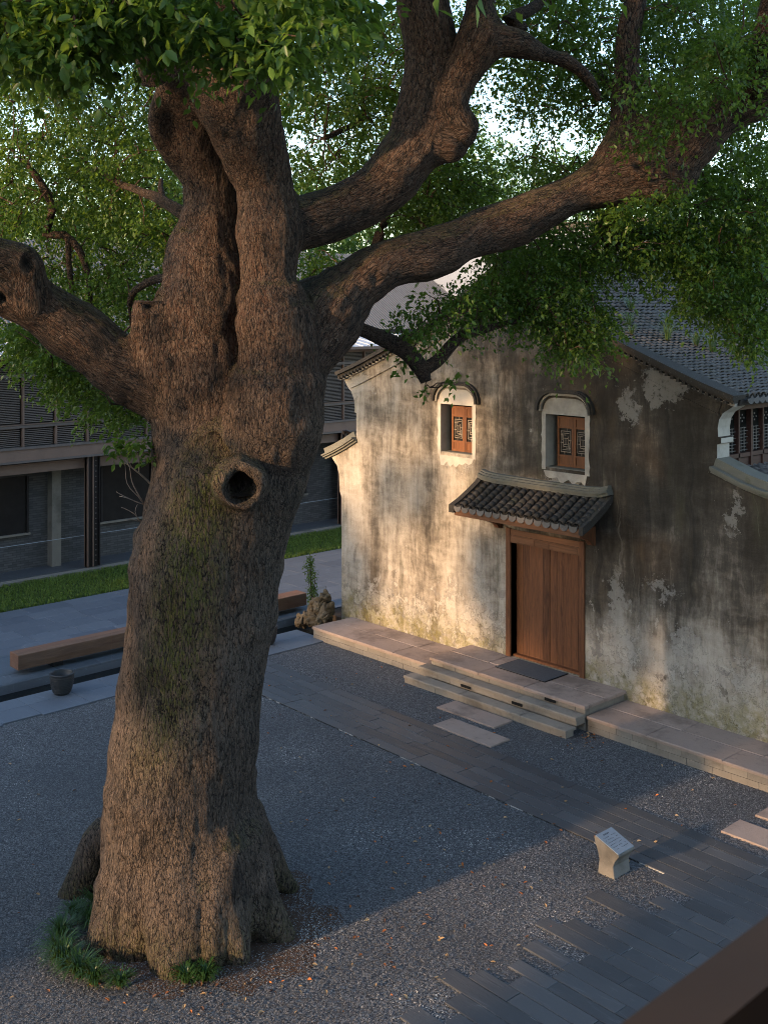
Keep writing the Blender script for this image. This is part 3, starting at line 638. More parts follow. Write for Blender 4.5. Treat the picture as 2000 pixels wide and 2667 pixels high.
# main roof: verge, mouldings, tiles on the slope that faces the yard beyond
roof = link('roof', None, house)
xs = np.linspace(-21.12, RX, 16); xr = np.linspace(RX, -10.26, 16)
for nm, L in (('left', [(x, roof_z(x)) for x in xs]), ('right', [(x, roof_z(x)) for x in xr])):
    MB().sweep(L, YW-.2, YW+.25, -.02, .07).build('verge_coping', M['tile_dark'], roof)
    MB().sweep(L, YW-.14, YW+.02, -.085, -.022).build('verge_tile_band', M['tile_dark'], roof)
    MB().sweep(L, YW-.07, YW+.02, -.15, -.088).build('verge_moulding', M['white'], roof)
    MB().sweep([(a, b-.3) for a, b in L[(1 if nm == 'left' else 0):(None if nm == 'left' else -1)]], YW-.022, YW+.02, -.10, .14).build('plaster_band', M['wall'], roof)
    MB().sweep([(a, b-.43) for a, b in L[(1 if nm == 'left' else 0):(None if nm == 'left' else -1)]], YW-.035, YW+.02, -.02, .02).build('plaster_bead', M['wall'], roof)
    de = MB()
    for x, z in [(x, roof_z(x)) for x in np.arange(L[0][0]+.1, L[-1][0]-.1, .12)]: de.box(x-.035, x+.035, YW-.17, YW-.02, z-.14, z-.09)
    stuff(de.build('verge_dentils', M['tile_dark'], roof))
    MB().sweep(L, YW+.1, 27.6, -.14, -.03).build('roof_deck', M['tile_dark'], roof)
mt_ = arc_tile(.1, .2, .62, 1, 5, .012, .88).mesh('roof_tile', M['tile'], True)
me_v = np.array([v.co[:] for v in mt_.vertices]); me_f = [tuple(p.vertices) for p in mt_.polygons]
pitY = .2; rest_v = []; rest_f = []; cnt = 0
pans = MB()
slope_x = np.arange(-10.3, RX+.1, -.12)
order = [(ci, ri) for ci in range(46) for ri in range(len(slope_x))]
for ci, ri in order:
    x = slope_x[ri]; yv = YW+.36+ci*pitY + random.uniform(-.012, .012); z = roof_z(x)+.02+random.uniform(0, .012)
    sl = math.atan2(roof_z(x-.1)-roof_z(x), .1)
    R = Matrix.Translation((x, yv, z)) @ Matrix.Rotation(math.radians(90)+random.uniform(-.05, .05), 4, 'Z') @ Matrix.Rotation(sl-random.uniform(.1, .2), 4, 'X') @ Matrix.Rotation(random.uniform(-.06, .06), 4, 'Y')
    if ri < 1 or (ci < 4): 
        o = link('roof_tile', mt_, roof); o.matrix_local = R; cnt += 1
    else:
        Rn = np.array(R); q = me_v @ Rn[:3, :3].T + Rn[:3, 3]; b = len(rest_v)*len(me_v); rest_v.append(q); rest_f += [tuple(b+i for i in f) for f in me_f]
o = np_mesh('roof_tiles_field', np.concatenate(rest_v), np.array(rest_f), M['tile'], roof, None, True); stuff(o)
sd_ = dt.mesh('eave_drip_tile', M['tile'], False)
for ci in range(46):
    o = link('eave_drip_tile', sd_, roof); o.location = (-10.17, YW+.26+ci*pitY, roof_z(-10.3)+.01); o.rotation_euler = (0, 0, math.radians(90)); o.rotation_euler[1] = -.3; o.rotation_euler[0] = -.2
rg = MB()
rg.box(RX-.12, RX+.12, YW-.1, 27.6, 8.86, 9.02).box(RX-.09, RX+.09, YW-.1, 27.6, 9.022, 9.14).box(RX-.13, RX+.13, YW-.12, 27.6, 9.142, 9.2); rg.build('roof_ridge', M['tile_dark'], roof)
# shoulder copings
for nm, L, yb in (('r', [(-10.78, 4.93), (-10.5, 4.83), (-10.15, 4.70), (-9.75, 4.60), (-9.3, 4.555), (-6, 4.53)], 0), ('l', [(-21.68, 4.12), (-21.3, 4.27), (-20.9, 4.45), (-20.5, 4.66)], 0)):
    MB().sweep(L, YW-.06, YW+.5, -.02, .03).build('coping_bed', M['ridge'], house); MB().sweep(L, YW-.12, YW+.5, .032, .07).build('coping_course', M['ridge'], house)
    MB().sweep(L, YW-.16, YW+.5, .072, .11).build('coping_tile', M['ridge'], house); MB().sweep(L, YW-.02, YW+.42, .112, .26).build('coping_cap', M['ridge'], house)
# pent roof of the lower storey beside the coping
pt = MB().prism([(-10.9, 4.78), (-10.88, 4.82), (-9.2, 4.42), (-9.2, 4.36)], YW+.46, 27.2).build('pent_roof', M['tile_dark'], house)
for ci in range(24):
    for ri in range(9):
        x = -9.35-ri*.17; o = link('pent_tile', mt_, pt); o.location = (x, YW+.6+ci*.2, 4.46+(x+9.2)*-.238); o.rotation_euler = (math.atan(.238)+.05, 0, math.radians(90)+random.uniform(-.05, .05)); o.scale = (1, 1.3, 1)
MB().tube([(-21.0, YW+.2, 4.62), (-21.0, YW+.2, 4.8)], .012, 6).build('lamp_stem', M['steel_dark'], house)
hl = MB(); hl.tube([(-21.0, YW+.2, 4.79), (-21.06, YW+.1, 4.84), (-21.08, YW+.03, 4.82)], [.04, .05, .06], 8); hl.build('spot_lamp', M['steel_dark'], house)
print('roof tiles as parts', cnt)

# ================================================================== dark modern building across the lawn
nb = thing('modern_building', 'dark two-storey building with bronze louvres, steel columns and metal eaves', 'building')
def wbox(name, mat, *b, parent=None): return MB().box(*b).build(name, M[mat], parent or nb)
Y0, Y1 = 2.0, 38.0
wbox('ground_floor_wall', 'brick_dark', -32.3, -31.9, Y0, Y1, .1, 3.5)
wbox('upper_wall', 'black', -32.3, -32.0, Y0, Y1, 3.6, 6.5)
wbox('floor_fascia', 'steel', -30.92, -30.72, Y0, Y1, 3.52, 3.85); wbox('floor_edge', 'louvre', -30.95, -30.68, Y0, Y1, 3.852, 3.92); wbox('fascia_foot', 'louvre', -30.94, -30.69, Y0, Y1, 3.46, 3.518)
wbox('floor_slab', 'steel_dark', -32.2, -30.94, Y0, Y1, 3.4, 3.6); wbox('soffit_beam', 'steel', -31.2, -31.0, Y0, Y1, 3.1, 3.4)
for yc in (6.4, 11.45, 16.5, 21.55, 26.6, 31.65):
    c = link('steel_column', None, nb)
    wbox('web', 'steel_dark', -30.95, -30.85, yc-.2, yc+.2, .1, 3.46, parent=c)
    for q in (-.2, -.02): wbox('flange', 'steel', -31.0, -30.78, yc+q, yc+q+.028, .1, 3.458, parent=c)
    wbox('flange', 'steel_dark', -31.0, -30.78, yc+.19, yc+.22, .1, 3.458, parent=c)
    b = MB()
    for k in range(20): b.box(-30.846, -30.83, yc+.08, yc+.12, .25+k*.16, .28+k*.16)
    stuff(b.build('bolts', M['louvre'], c))
for a, b, z0, z1 in ((12.2, 14.9, 1.2, 2.9), (17.3, 20.9, 1.2, 2.95), (22.4, 25.6, 1.2, 2.95)):
    wn_ = link('window', None, nb); wbox('glass_pane', 'glass_dark', -31.89, -31.86, a, b, z0, z1, parent=wn_)
    for q in (a, (a+b)/2, b-.06): wbox('frame', 'steel_dark', -31.88, -31.8, q, q+.06, z0, z1, parent=wn_)
    wbox('sill', 'stone2', -31.9, -31.78, a-.05, b+.05, z0-.06, z0-.001, parent=wn_)
wbox('brick_pier', 'stone2', -31.9, -31.6, 15.55, 15.85, .1, 3.1)
wbox('door_panel', 'steel', -31.6, -31.5, 26.9, 28.2, .1, 3.1)
MB().tube([(-31.2, Y0, 1.0), (-31.2, Y1, 1.0)], .008, 5).build('handrail_cable', M['metal_roof'], nb)
# upper floor: posts, rails, louvre panels
wbox('rail_low', 'louvre', -30.86, -30.74, Y0, Y1, 4.47, 4.55); wbox('rail_low_top', 'steel', -30.9, -30.72, Y0, Y1, 4.552, 4.58)
wbox('transom', 'louvre', -30.86, -30.74, Y0, Y1, 5.93, 6.03); wbox('head', 'steel', -30.88, -30.72, Y0, Y1, 6.38, 6.48)
slat = lambda z0, z1, st, d: (lambda m: [m.box(-30.82, -30.80+d, .06, .96, z, z+.022) for z in np.arange(z0, z1, st)] and m)(MB())
mA = slat(3.95, 4.45, .055, .0).mesh('railing_louvres', M['louvre']); mB = slat(4.62, 5.9, .05, .0).mesh('window_louvres', M['louvre'])
mC = slat(6.06, 6.36, .05, 0).mesh('transom_louvres', M['louvre'])
mP = MB().box(-30.87, -30.75, 0, .06, 3.92, 6.38).mesh('post', M['steel']); gp_ = MB().box(-30.99, -30.97, .06, 1.02, 3.92, 6.38).mesh('glass_pane', M['glass_dark'])
for k in range(34):
    y = 3.0+k*1.02
    for me_, nm in ((mP, 'post'), (mA, 'railing_louvres'), (mB, 'window_louvres'), (mC, 'transom_louvres'), (gp_, 'glass_pane')):
        if nm == 'window_louvres' and k in (13,): continue
        o = link(nm, me_, nb, (0, y, 0))
        if 'louvres' in nm: stuff(o)
wbox('soffit', 'steel_dark', -32.2, -30.2, Y0, Y1, 6.482, 6.52)
MB().prism([(-30.0, 6.53), (-30.0, 6.6), (-32.4, 7.02), (-32.4, 6.95)], Y0, Y1).build('metal_eave', M['metal_roof'], nb)
for k in range(70): MB().prism([(-30.0, 6.6), (-30.0, 6.625), (-32.3, 7.03), (-32.3, 7.005)], Y0+.25+k*.5, Y0+.27+k*.5).build('standing_seam', M['metal_roof'], nb)
wbox('gutter', 'steel', -30.06, -29.96, Y0, Y1, 6.50, 6.6)
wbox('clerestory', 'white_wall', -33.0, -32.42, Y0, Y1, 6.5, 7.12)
tr_ = MB()
for k in range(240):
    y = Y0+k*.15
    vs = []
    for (x, z) in ((-32.2, 7.12), (-37.4, 10.4)):
        for j in range(5): a = math.pi*j/4; vs.append((x, y+.075-.075*math.cos(a), z+.05*math.sin(a)))
    tr_.add(vs, [(j, j+1, 6+j, 5+j) for j in range(4)])
stuff(tr_.build('tile_rows', M['tile'], nb, True))
MB().prism([(-32.2, 7.06), (-32.2, 7.1), (-37.4, 10.38), (-42.6, 7.1), (-42.6, 7.06)], Y0, Y1).build('roof_slab', M['tile_dark'], nb)
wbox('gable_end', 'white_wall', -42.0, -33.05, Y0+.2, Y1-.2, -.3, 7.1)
for k in range(60):
    o = link('eave_tile', sd_, nb); o.location = (-32.1, 8.0+k*.3, 7.13); o.rotation_euler = (0, 0, math.radians(90)); o.scale = (1.3, 1, 1.2)
# white house far behind
fh = thing('white_building', 'plain white building with narrow grey windows behind the old house', 'building')
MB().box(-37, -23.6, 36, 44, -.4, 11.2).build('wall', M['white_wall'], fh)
for px_ in (1085, 1145, 1190, 1250):
    q = at(px_, 800, 49.0); x = q[0]*36/q[1]
    wn_ = MB().box(x-.16, x+.16, 35.96, 36.02, 7.7, 8.5).build('window', M['louvre'], fh); MB().box(x-.12, x+.12, 35.95, 35.961, 7.74, 8.46).build('pane', simple('far_glass', (.12, .15, .18), .15, .1) if 'far_glass' not in bpy.data.materials else bpy.data.materials['far_glass'], wn_)
MB().box(-37.3, -23.3, 35.7, 44.3, 11.2, 11.45).build('parapet', M['tile_dark'], fh)

# ================================================================== balcony the picture is taken from
bal = thing('balcony_building', 'timber balcony and its building with a brown painted handrail', 'building')
wbox('handrail', 'rail', -.83, -.743, -6, 7, 6.83, 6.9, parent=bal); wbox('lower_rail', 'rail', -.81, -.76, -6, 7, 6.28, 6.34, parent=bal)
for k in range(24): wbox('baluster', 'rail', -.80, -.77, -5.8+k*.55, -5.77+k*.55, 6.34, 6.83, parent=bal)
wbox('balcony_floor', 'rail', -.95, 1.6, -6, 7, 6.05, 6.2, parent=bal)
wbox('front_wall', 'brick_dark', 1.6, 1.9, -6, 7, -.35, 10, parent=bal)
for k in range(4): wbox('balcony_post', 'rail', -.85, -.7, -5.9+k*4.2, -5.75+k*4.2, -.35, 6.05, parent=bal)

# ================================================================== benches, pots, stones
bn = thing('bench', 'long solid timber bench on the terrace beside the water channel', 'bench')
MB().slab(-23.22, -22.8, 10.45, 18.35, .14, .46, .012).build('seat_beam', M['bench'], bn)
for y in (11.4, 14.4, 17.4): MB().box(-23.15, -22.88, y-.12, y+.12, .02, .14).build('leg', M['steel_dark'], bn)
for k in range(9):
    y = 4.65+1.57*k
    tag(MB().box(-22.51, -22.498, y+.01, y+1.56, -.1, .62).build('glass_panel', M['glass']), 'low clear glass panel standing along the terrace edge by the channel', 'glass panel', 'glass panels along the channel')
def pot(loc, label):
    p = thing('plant_pot', label, 'pot', loc=loc); prof = [(0, .0), (.15, .0), (.17, .03)]
    for k in range(9):
        z = .05+k*.036; r = .17+.07*math.sin(min(1, (z/.34))*1.5); prof += [(r, z), (r+.008, z+.012), (r, z+.026)]
    prof += [(.238, .39), (.25, .40), (.25, .425), (.225, .43), (.215, .40), (.2, .3), (0, .28)]
    MB().lathe(prof, n=28).build('body', M['pot'], p, True); MB().lathe([(0, .315), (.203, .31)], n=20).build('soil', M['soil'], p); return p
pot((-21.14, 10.62, .03), 'round ridged black pot on the kerb beside the timber bench end'); pot((-21.05, 15.75, .03), 'round ridged black pot on the kerb half hidden behind the tree trunk')
# rockery at the house corner
def lump(r, seed, sub=3, amp=.35):
    bm = bmesh.new(); bmesh.ops.create_icosphere(bm, subdivisions=sub, radius=1)
    V = np.array([v.co[:] for v in bm.verts]); d = 1+amp*vnoise(V*1.6+seed*7.3)+amp*.5*vnoise(V*3.7+seed*3.1)
    V = V*d[:, None]*np.asarray(r)
    for v, q in zip(bm.verts, V): v.co = q
    me = bpy.data.meshes.new('rock'); bm.to_mesh(me); bm.free(); me.materials.append(M['rock']); return me
rk = thing('rockery', 'pile of weathered brown garden rocks at the corner of the house', 'rockery', loc=(-21.42, 17.6, 0)); rk.scale = (.86, .86, .95)
for k, (x, y, z, r) in enumerate(((.1, .1, .3, (.26, .2, .34)), (.28, .02, .42, (.14, .16, .3)), (-.1, .15, .55, (.2, .17, .22)), (.12, .12, .75, (.16, .14, .17)), (-.3, .05, .28, (.2, .18, .22)), (.3, -.22, .22, (.15, .13, .12)), (.05, -.25, .2, (.15, .12, .13)),
      (-.18, -.22, .2, (.17, .13, .14)), (-.45, -.1, .12, (.16, .15, .16)), (-.62, -.2, .06, (.13, .13, .13)), (.42, -.1, .3, (.11, .1, .12)), (-.42, -.32, .08, (.12, .12, .1)), (.16, -.1, .52, (.12, .12, .13)), (-.02, -.12, .42, (.13, .12, .12)))):
    o = link('rock', lump(r, k+1, 4, .75), rk, (x, y, z)); o.rotation_euler = (random.random(), random.random(), random.random()*6); o.data.polygons.foreach_set('use_smooth', [True]*len(o.data.polygons))
# carved stone with a slanting inscription face
se = thing('carved_stone', 'small waisted stone marker with a slanting inscribed top in the gravel', 'stone marker', loc=(-9.2, 12.9, 0))
prof = [(-.15, 0), (.13, 0), (.115, .1), (.105, .17), (.135, .25), (.2, .335), (.2, .36), (-.2, .505), (-.215, .48), (-.2, .42), (-.15, .3), (-.125, .2), (-.14, .1)]
bdy = MB().prism(prof, -.19, .19, 'y').build('body', stone_material('marker_stone', (.15, .138, .125), (.25, .232, .212)), se)
bv = bdy.modifiers.new('b', 'BEVEL'); bv.width = .012; bv.segments = 2
fc = link('inscription_face', None, se); ang = math.atan2(.145, .4)
fc.location = (0, 0, .4325); fc.rotation_euler = (0, ang, 0)
tt = NT('blue_grey_slate_face'); p_ = tt.obj(); MF = tt.fin(tt.mix(tt.noise(p_, 12, 5), (.15, .18, .22), (.24, .28, .33)), .5, tt.bump(tt.noise(p_, 60, 3), .2, .003))
MB().slab(-.205, .2, -.186, .186, .001, .012, .003).build('slate_plate', MF, fc)
tx = MB()
for k in range(7):                     # engraved columns of small characters, illegible at this size
    x = -.15+k*.045 if k else -.16
    for j in range(11 if k else 5):
        y = -.14+j*.026+(0.06 if k == 0 else 0)
        if random.random() < (.85 if k else 1): tx.box(x, x+(.012 if k else .022), y, y+(.014 if k else .02), .0122, .0128)
stuff(tx.build('lettering', simple('engraved_ink', (.05, .06, .08), .8, .1), fc))

# ================================================================== fallen leaves
def dry_leaf(mat):
    m = MB(); prof = [(-.035, 0), (-.015, .016), (.01, .018), (.03, .008), (.042, 0)]
    vs = [(x, w_, .012*abs(w_)/.018+.004) for x, w_ in prof] + [(x, -w_, .010*abs(w_)/.018+.003) for x, w_ in prof[1:-1]] + [(x, 0, 0) for x, _ in prof[1:-1]]
    m.add(vs, [(0, 8, 1), (1, 8, 9, 2), (2, 9, 10, 3), (3, 10, 4), (0, 5, 8), (5, 6, 9, 8), (6, 7, 10, 9), (7, 4, 10)]); return m.mesh('fallen_leaf', M[mat])
dl = [dry_leaf('leaf_orange'), dry_leaf('leaf_tan'), dry_leaf('leaf_brown')]
cands = []
while len(cands) < 250:
    if random.random() < .6: q = np.array([random.gauss(-10.0, 1.6), random.gauss(9.8, 2.2)])
    else: q = np.array([random.uniform(-19, -8.8), random.uniform(5, 16.7)])
    px_, py_, D_ = project(np.array([[q[0], q[1], 0]]))
    if not (20 < px_[0] < 1980 and py_[0] < 2650) or (q[0]+11.95)**2+(q[1]-8.1)**2 < 2.0: continue
    if q[0] > -8.8 or q[0] < -20 or (q[1] > 16.2 and -17 < q[0] < -12.6) or q[1] > 16.75: continue
    cands.append(q)
for k in range(26): cands.append(np.array([random.gauss(-12.35, .22), random.gauss(16.25, .2)]) if k % 2 else np.array([random.gauss(-12.4, .1), min(16.8, random.gauss(16.7, .1))]))
for k in range(60):
    a = random.uniform(-2.6, .6); r_ = random.uniform(1.35, 1.9); cands.append(np.array([-11.95+r_*math.cos(a), 8.05+r_*math.sin(a)]))
for k, q in enumerate(cands):
    mi = random.choices((0, 1, 2), (4, 5, 5))[0]; onp = bool(in_path(q[0], q[1]))
    o = link('fallen_leaf', dl[mi], None, (q[0], q[1], .028 if onp else .017)); o.rotation_euler = (random.gauss(0, .25), random.gauss(0, .25), random.uniform(0, 6.28)); s_ = random.uniform(.5, 1.05); o.scale = (s_, s_, s_)
    cn = ('orange', 'pale tan', 'dark brown')[mi]
    tag(o, f'{cn} fallen leaf lying on the ' + ('slate path' if onp else 'dark gravel'), 'leaf', f'{cn} fallen leaves on the ' + ('path' if onp else 'gravel'))

# ================================================================== the old camphor tree
tree = thing('camphor_tree', 'huge old camphor tree with thick mossy trunk and wide dark limbs', 'tree', loc=(0, 0, 0))
def catmull(P, step):
    P = np.array(P, float); Q = np.vstack([2*P[0]-P[1], P, 2*P[-1]-P[-2]]); out = []
    for i in range(1, len(Q)-2):
        n_ = max(2, int(np.linalg.norm(Q[i+1, :3]-Q[i, :3])/step))
        for t in np.arange(n_)/n_:
            out.append(.5*((2*Q[i]) + (-Q[i-1]+Q[i+1])*t + (2*Q[i-1]-5*Q[i]+4*Q[i+1]-Q[i+2])*t*t + (-Q[i-1]+3*Q[i]-3*Q[i+1]+Q[i+2])*t**3))
    out.append(Q[-2]); return np.array(out)
# each limb: (x, y, half width) in 1659-wide photo pixels and distance in metres
K = DS/FPX
def limb(rows, step=.22):
    pts = [np.append(dp(x, y, d), r*K*d) for x, y, r, d in rows]; c = catmull(pts, step); c[:, 3] = np.maximum(c[:, 3], .01); rm = np.clip(c[:, 3], 0, .5)[:, None]
    c[:, :3] += np.stack([vnoise(c[:, :3]*1.5+9.1*k) for k in range(3)], 1)*rm*(.22 if c[0, 3] < .75 else .05); c[:, 3] *= 1+(.15 if c[0, 3] < .75 else .04)*vnoise(c[:, :3]*1.9+3.3); return c
LIMBS = []
main = limb([(402, 2100, 196, 14.35), (402, 2000, 188, 14.35), (398, 1900, 176, 14.33), (393, 1800, 170, 14.3), (389, 1700, 166, 14.3), (397, 1600, 159, 14.3), (406, 1500, 156, 14.3), (420, 1400, 155, 14.3), (431, 1300, 159, 14.3), (448, 1200, 158, 14.3), (470, 1110, 155, 14.3), (497, 1020, 150, 14.3)])
LIMBS.append(main)
LIMBS.append(limb([(455, 1180, 110, 14.4), (445, 1090, 112, 14.4), (437, 1000, 110, 14.45), (435, 900, 113, 14.45), (430, 800, 121, 14.45), (437, 700, 114, 14.45), (449, 600, 94, 14.42), (463, 500, 76, 14.42), (461, 400, 61, 14.38), (430, 310, 52, 14.2), (414, 240, 48, 14.0), (395, 150, 48, 13.6), (380, 40, 45, 13.2), (350, -80, 40, 12.8), (320, -260, 28, 12.6)]))      # left stem
LIMBS.append(limb([(500, 1200, 90, 14.3), (540, 1100, 98, 14.2), (570, 1000, 98, 14.1), (600, 900, 95, 13.9), (610, 800, 94, 13.9), (603, 700, 85, 13.9), (584, 600, 69, 13.9), (577, 500, 65, 13.9), (572, 400, 68, 13.95), (548, 300, 76, 13.8), (523, 200, 86, 13.6), (510, 110, 84, 13.3), (495, 0, 74, 13.0), (480, -130, 60, 12.6), (450, -300, 40, 12.2)]))   # middle stem
LIMBS.append(limb([(590, 500, 50, 14.05), (660, 478, 62, 14.2), (740, 448, 62, 14.35), (815, 408, 62, 14.5), (880, 345, 62, 14.6), (918, 262, 61, 14.7), (928, 170, 56, 14.7), (925, 80, 53, 14.6), (915, 0, 50, 14.5), (905, -120, 42, 14.4), (880, -300, 30, 14.2)]))     # upper right limb
LIMBS.append(limb([(920, 300, 50, 14.65), (975, 300, 46, 14.6), (1008, 268, 24, 14.5)]))
LIMBS.append(limb([(1005, 275, 24, 14.5), (985, 215, 30, 14.4), (1004, 150, 36, 14.4), (1030, 88, 43, 14.4), (1040, 20, 32, 14.5), (1045, -70, 28, 14.6), (1050, -200, 20, 14.8)]))
LIMBS.append(limb([(1035, 95, 36, 14.4), (1085, 92, 30, 14.4), (1132, 102, 27, 14.5), (1180, 118, 15, 14.7), (1230, 135, 13, 14.9), (1272, 170, 11, 15.1), (1295, 215, 8, 15.3)]))
LIMBS.append(limb([(600, 860, 85, 14.1), (655, 770, 84, 14.2), (712, 690, 78, 14.35), (775, 628, 68, 14.5), (838, 580, 62, 14.65), (905, 548, 57, 14.8), (1000, 520, 52, 15.0), (1090, 490, 50, 15.2), (1180, 452, 46, 15.35), (1260, 415, 46, 15.5), (1340, 390, 53, 15.6), (1420, 380, 57, 15.65), (1450, 385, 52, 15.65)]))   # great right limb
LIMBS.append(limb([(1410, 385, 54, 15.65), (1465, 345, 52, 15.6), (1520, 290, 52, 15.55), (1580, 240, 52, 15.5), (1650, 205, 48, 15.5), (1760, 165, 42, 15.5), (1900, 60, 34, 15.6)]))
LIMBS.append(limb([(1290, 400, 36, 15.55), (1330, 345, 38, 15.6), (1375, 300, 36, 15.65), (1430, 262, 34, 15.7), (1500, 262, 36, 15.65)]))
LIMBS.append(limb([(1330, 330, 30, 15.6), (1345, 270, 26, 15.65), (1350, 200, 27, 15.7), (1350, 130, 27, 15.75), (1360, 60, 26, 15.8), (1380, -20, 23, 15.9), (1400, -160, 17, 16.0)]))
LIMBS.append(limb([(385, 850, 85, 14.5), (330, 815, 84, 14.45), (262, 778, 78, 14.3), (200, 728, 68, 14.15), (140, 685, 63, 14.0), (75, 645, 60, 13.85), (10, 612, 56, 13.7), (-80, 570, 50, 13.5), (-220, 540, 40, 13.2)]))   # left limb
LIMBS.append(limb([(70, 640, 46, 13.7), (58, 590, 44, 13.65), (40, 562, 44, 13.6), (0, 552, 40, 13.55), (-80, 520, 34, 13.4)]))
LIMBS.append(limb([(345, 800, 52, 14.2), (332, 730, 42, 14.1), (326, 680, 37, 14.05), (326, 657, 33, 14.05)]))          # sawn stub
LIMBS.append(limb([(405, 355, 28, 14.4), (352, 302, 21, 14.0), (337, 255, 20, 13.8), (350, 205, 19, 13.7), (362, 165, 18, 13.6)]))
LIMBS.append(limb([(330, 175, 30, 13.2), (320, 130, 26, 13.0), (310, 60, 24, 12.6)]))
# roots
for rr in ([(330, 1760, 60, 14.9), (235, 1800, 36, 15.0), (190, 1880, 30, 15.0), (150, 1940, 20, 14.95), (110, 1985, 7, 14.9)],
           [(290, 1900, 60, 13.95), (238, 1985, 42, 13.75), (205, 2040, 30, 13.65), (180, 2085, 14, 13.6)], [(370, 1900, 70, 13.6), (368, 2000, 46, 13.4), (372, 2065, 34, 13.2), (374, 2110, 16, 13.1)],
           [(480, 1880, 60, 13.7), (500, 1980, 36, 13.55), (512, 2030, 27, 13.45), (520, 2080, 12, 13.4)], [(500, 1850, 70, 14.0), (550, 1940, 40, 13.95), (585, 1990, 27, 13.92), (625, 2025, 10, 13.9)],
           [(520, 1790, 56, 14.7), (570, 1850, 30, 14.85), (600, 1890, 18, 14.95), (640, 1925, 6, 15.0)], [(440, 1950, 44, 13.4), (440, 2030, 30, 13.25), (448, 2080, 14, 13.2)]):
    LIMBS.append(limb(rr, .18))
# knot: a swollen ring around a hollow
kn = dp(520, 1052, 12.98); kdir = np.array([0, 0, EYE]) - kn; kdir = kdir/np.linalg.norm(kdir); kdir = kdir*np.array([1, 1, .35]); kdir /= np.linalg.norm(kdir)
ka = np.cross(kdir, (0, 0, 1)); ka /= np.linalg.norm(ka); kb = np.cross(ka, kdir); KR = .232
def seg_sdf(P, L):
    """hard min over one limb: distance, arc length at the nearest point, axis index"""
    best = np.full(len(P), 1e9); s = np.zeros(len(P)); idx = np.zeros(len(P), int); acc = 0.0; sp = L[:, :3]
    lo, hi = sp.min(0)-L[:, 3].max()-.6, sp.max(0)+L[:, 3].max()+.6
    msk = np.all((P > lo) & (P < hi), 1); Q = P[msk]
    if len(Q) == 0: return best, s, idx
    b = np.full(len(Q), 1e9); ss_ = np.zeros(len(Q)); ii = np.zeros(len(Q), int)
    for i in range(len(L)-1):
        a, d = sp[i], sp[i+1]-sp[i]; dd = d @ d; t = np.clip(((Q-a) @ d)/dd, 0, 1)
        r = np.linalg.norm(Q-a-t[:, None]*d, axis=1)-(L[i, 3]+(L[i+1, 3]-L[i, 3])*t); m = r < b
        b[m] = r[m]; ss_[m] = acc+t[m]*math.sqrt(dd); ii[m] = i; acc += math.sqrt(dd)
    best[msk] = b; s[msk] = ss_; idx[msk] = ii; return best, s, idx
def tree_sdf(P, full=False):
    D = None; near = np.full(len(P), 1e9); li = np.zeros(len(P), int); S = np.zeros(len(P)); I = np.zeros(len(P), int)
    for k, L in enumerate(LIMBS):
        d, s, i = seg_sdf(P, L); m = d < near; near[m] = d[m]; li[m] = k; S[m] = s[m]; I[m] = i[m]
        kk = .16 if k < 16 else .3
        if D is None: D = d
        else: h = np.clip(.5+.5*(D-d)/kk, 0, 1); D = D*(1-h)+d*h-kk*h*(1-h)
    q = P-kn; u, v, w_ = q @ ka, q @ kb, q @ kdir
    tor = np.sqrt((np.sqrt(u*u+(v*.92)**2)-KR*(.95+.08*np.sin(2*np.arctan2(v, u)+1)+.06*np.sin(5*np.arctan2(v, u))))**2+(w_+.05)**2)-.062-.018*np.sin(3*np.arctan2(v, u)+.5); col_ = np.maximum(np.sqrt(u*u+v*v)-KR*1.25-.12*np.clip(-w_, 0, 1), np.abs(w_+.45)-.42)
    kk = .07; d = np.minimum(tor, col_+.03); h = np.clip(.5+.5*(D-d)/kk, 0, 1); D = D*(1-h)+d*h-kk*h*(1-h)
    hole = np.maximum(np.sqrt(u*u+v*v)-KR*(.78+.4*np.clip(w_+.1, -.6, 0))-.025*vnoise(P*11), np.abs(w_+.05)-.45); D = np.maximum(D, -hole)
    # hollow on the left limb knob
    return (D, li, S, I) if full else D
vm = MB()
for L in LIMBS: vm.tube(L[:, :3], L[:, 3]*1.02, 14)
vm.tube([kn-kdir*.9, kn-kdir*.02], KR*1.2, 20)
tm = vm.mesh('trunk', M['bark']); to = bpy.data.objects.new('trunk_src', tm); col.objects.link(to)
md = to.modifiers.new('r', 'REMESH'); md.mode = 'VOXEL'; md.voxel_size = .032
hc = bpy.data.objects.new('hollow_cutter', MB().tube([kn-kdir*.5, kn-kdir*.3, kn-kdir*.1, kn+kdir*.3], [KR*.3, KR*.74, KR*.78, KR*.84], 20).mesh('c', M['bark'])); col.objects.link(hc)
bo = to.modifiers.new('b', 'BOOLEAN'); bo.operation = 'DIFFERENCE'; bo.object = hc; bo.solver = 'MANIFOLD'
md = to.modifiers.new('r2', 'REMESH'); md.mode = 'VOXEL'; md.voxel_size = .03
bpy.context.view_layer.update(); dg = bpy.context.evaluated_depsgraph_get(); tme = bpy.data.meshes.new_from_object(to.evaluated_get(dg)); bpy.data.objects.remove(to); bpy.data.objects.remove(hc)
nv = len(tme.vertices); V = np.empty(nv*3, np.float32); tme.vertices.foreach_get('co', V); V = V.reshape(-1, 3).astype(float)
def grad(V, D0):
    e = .012; return np.stack([tree_sdf(V+np.eye(3)[k]*e)-D0 for k in range(3)], 1)/e
for it in range(5):
    D0 = tree_sdf(V); G = grad(V, D0); G /= np.linalg.norm(G, axis=1)[:, None]+1e-6; V = V - G*np.clip(D0, -.08, .08)[:, None]
D0, li, S, I = tree_sdf(V, True); G = grad(V, D0); G /= np.linalg.norm(G, axis=1)[:, None]+1e-6
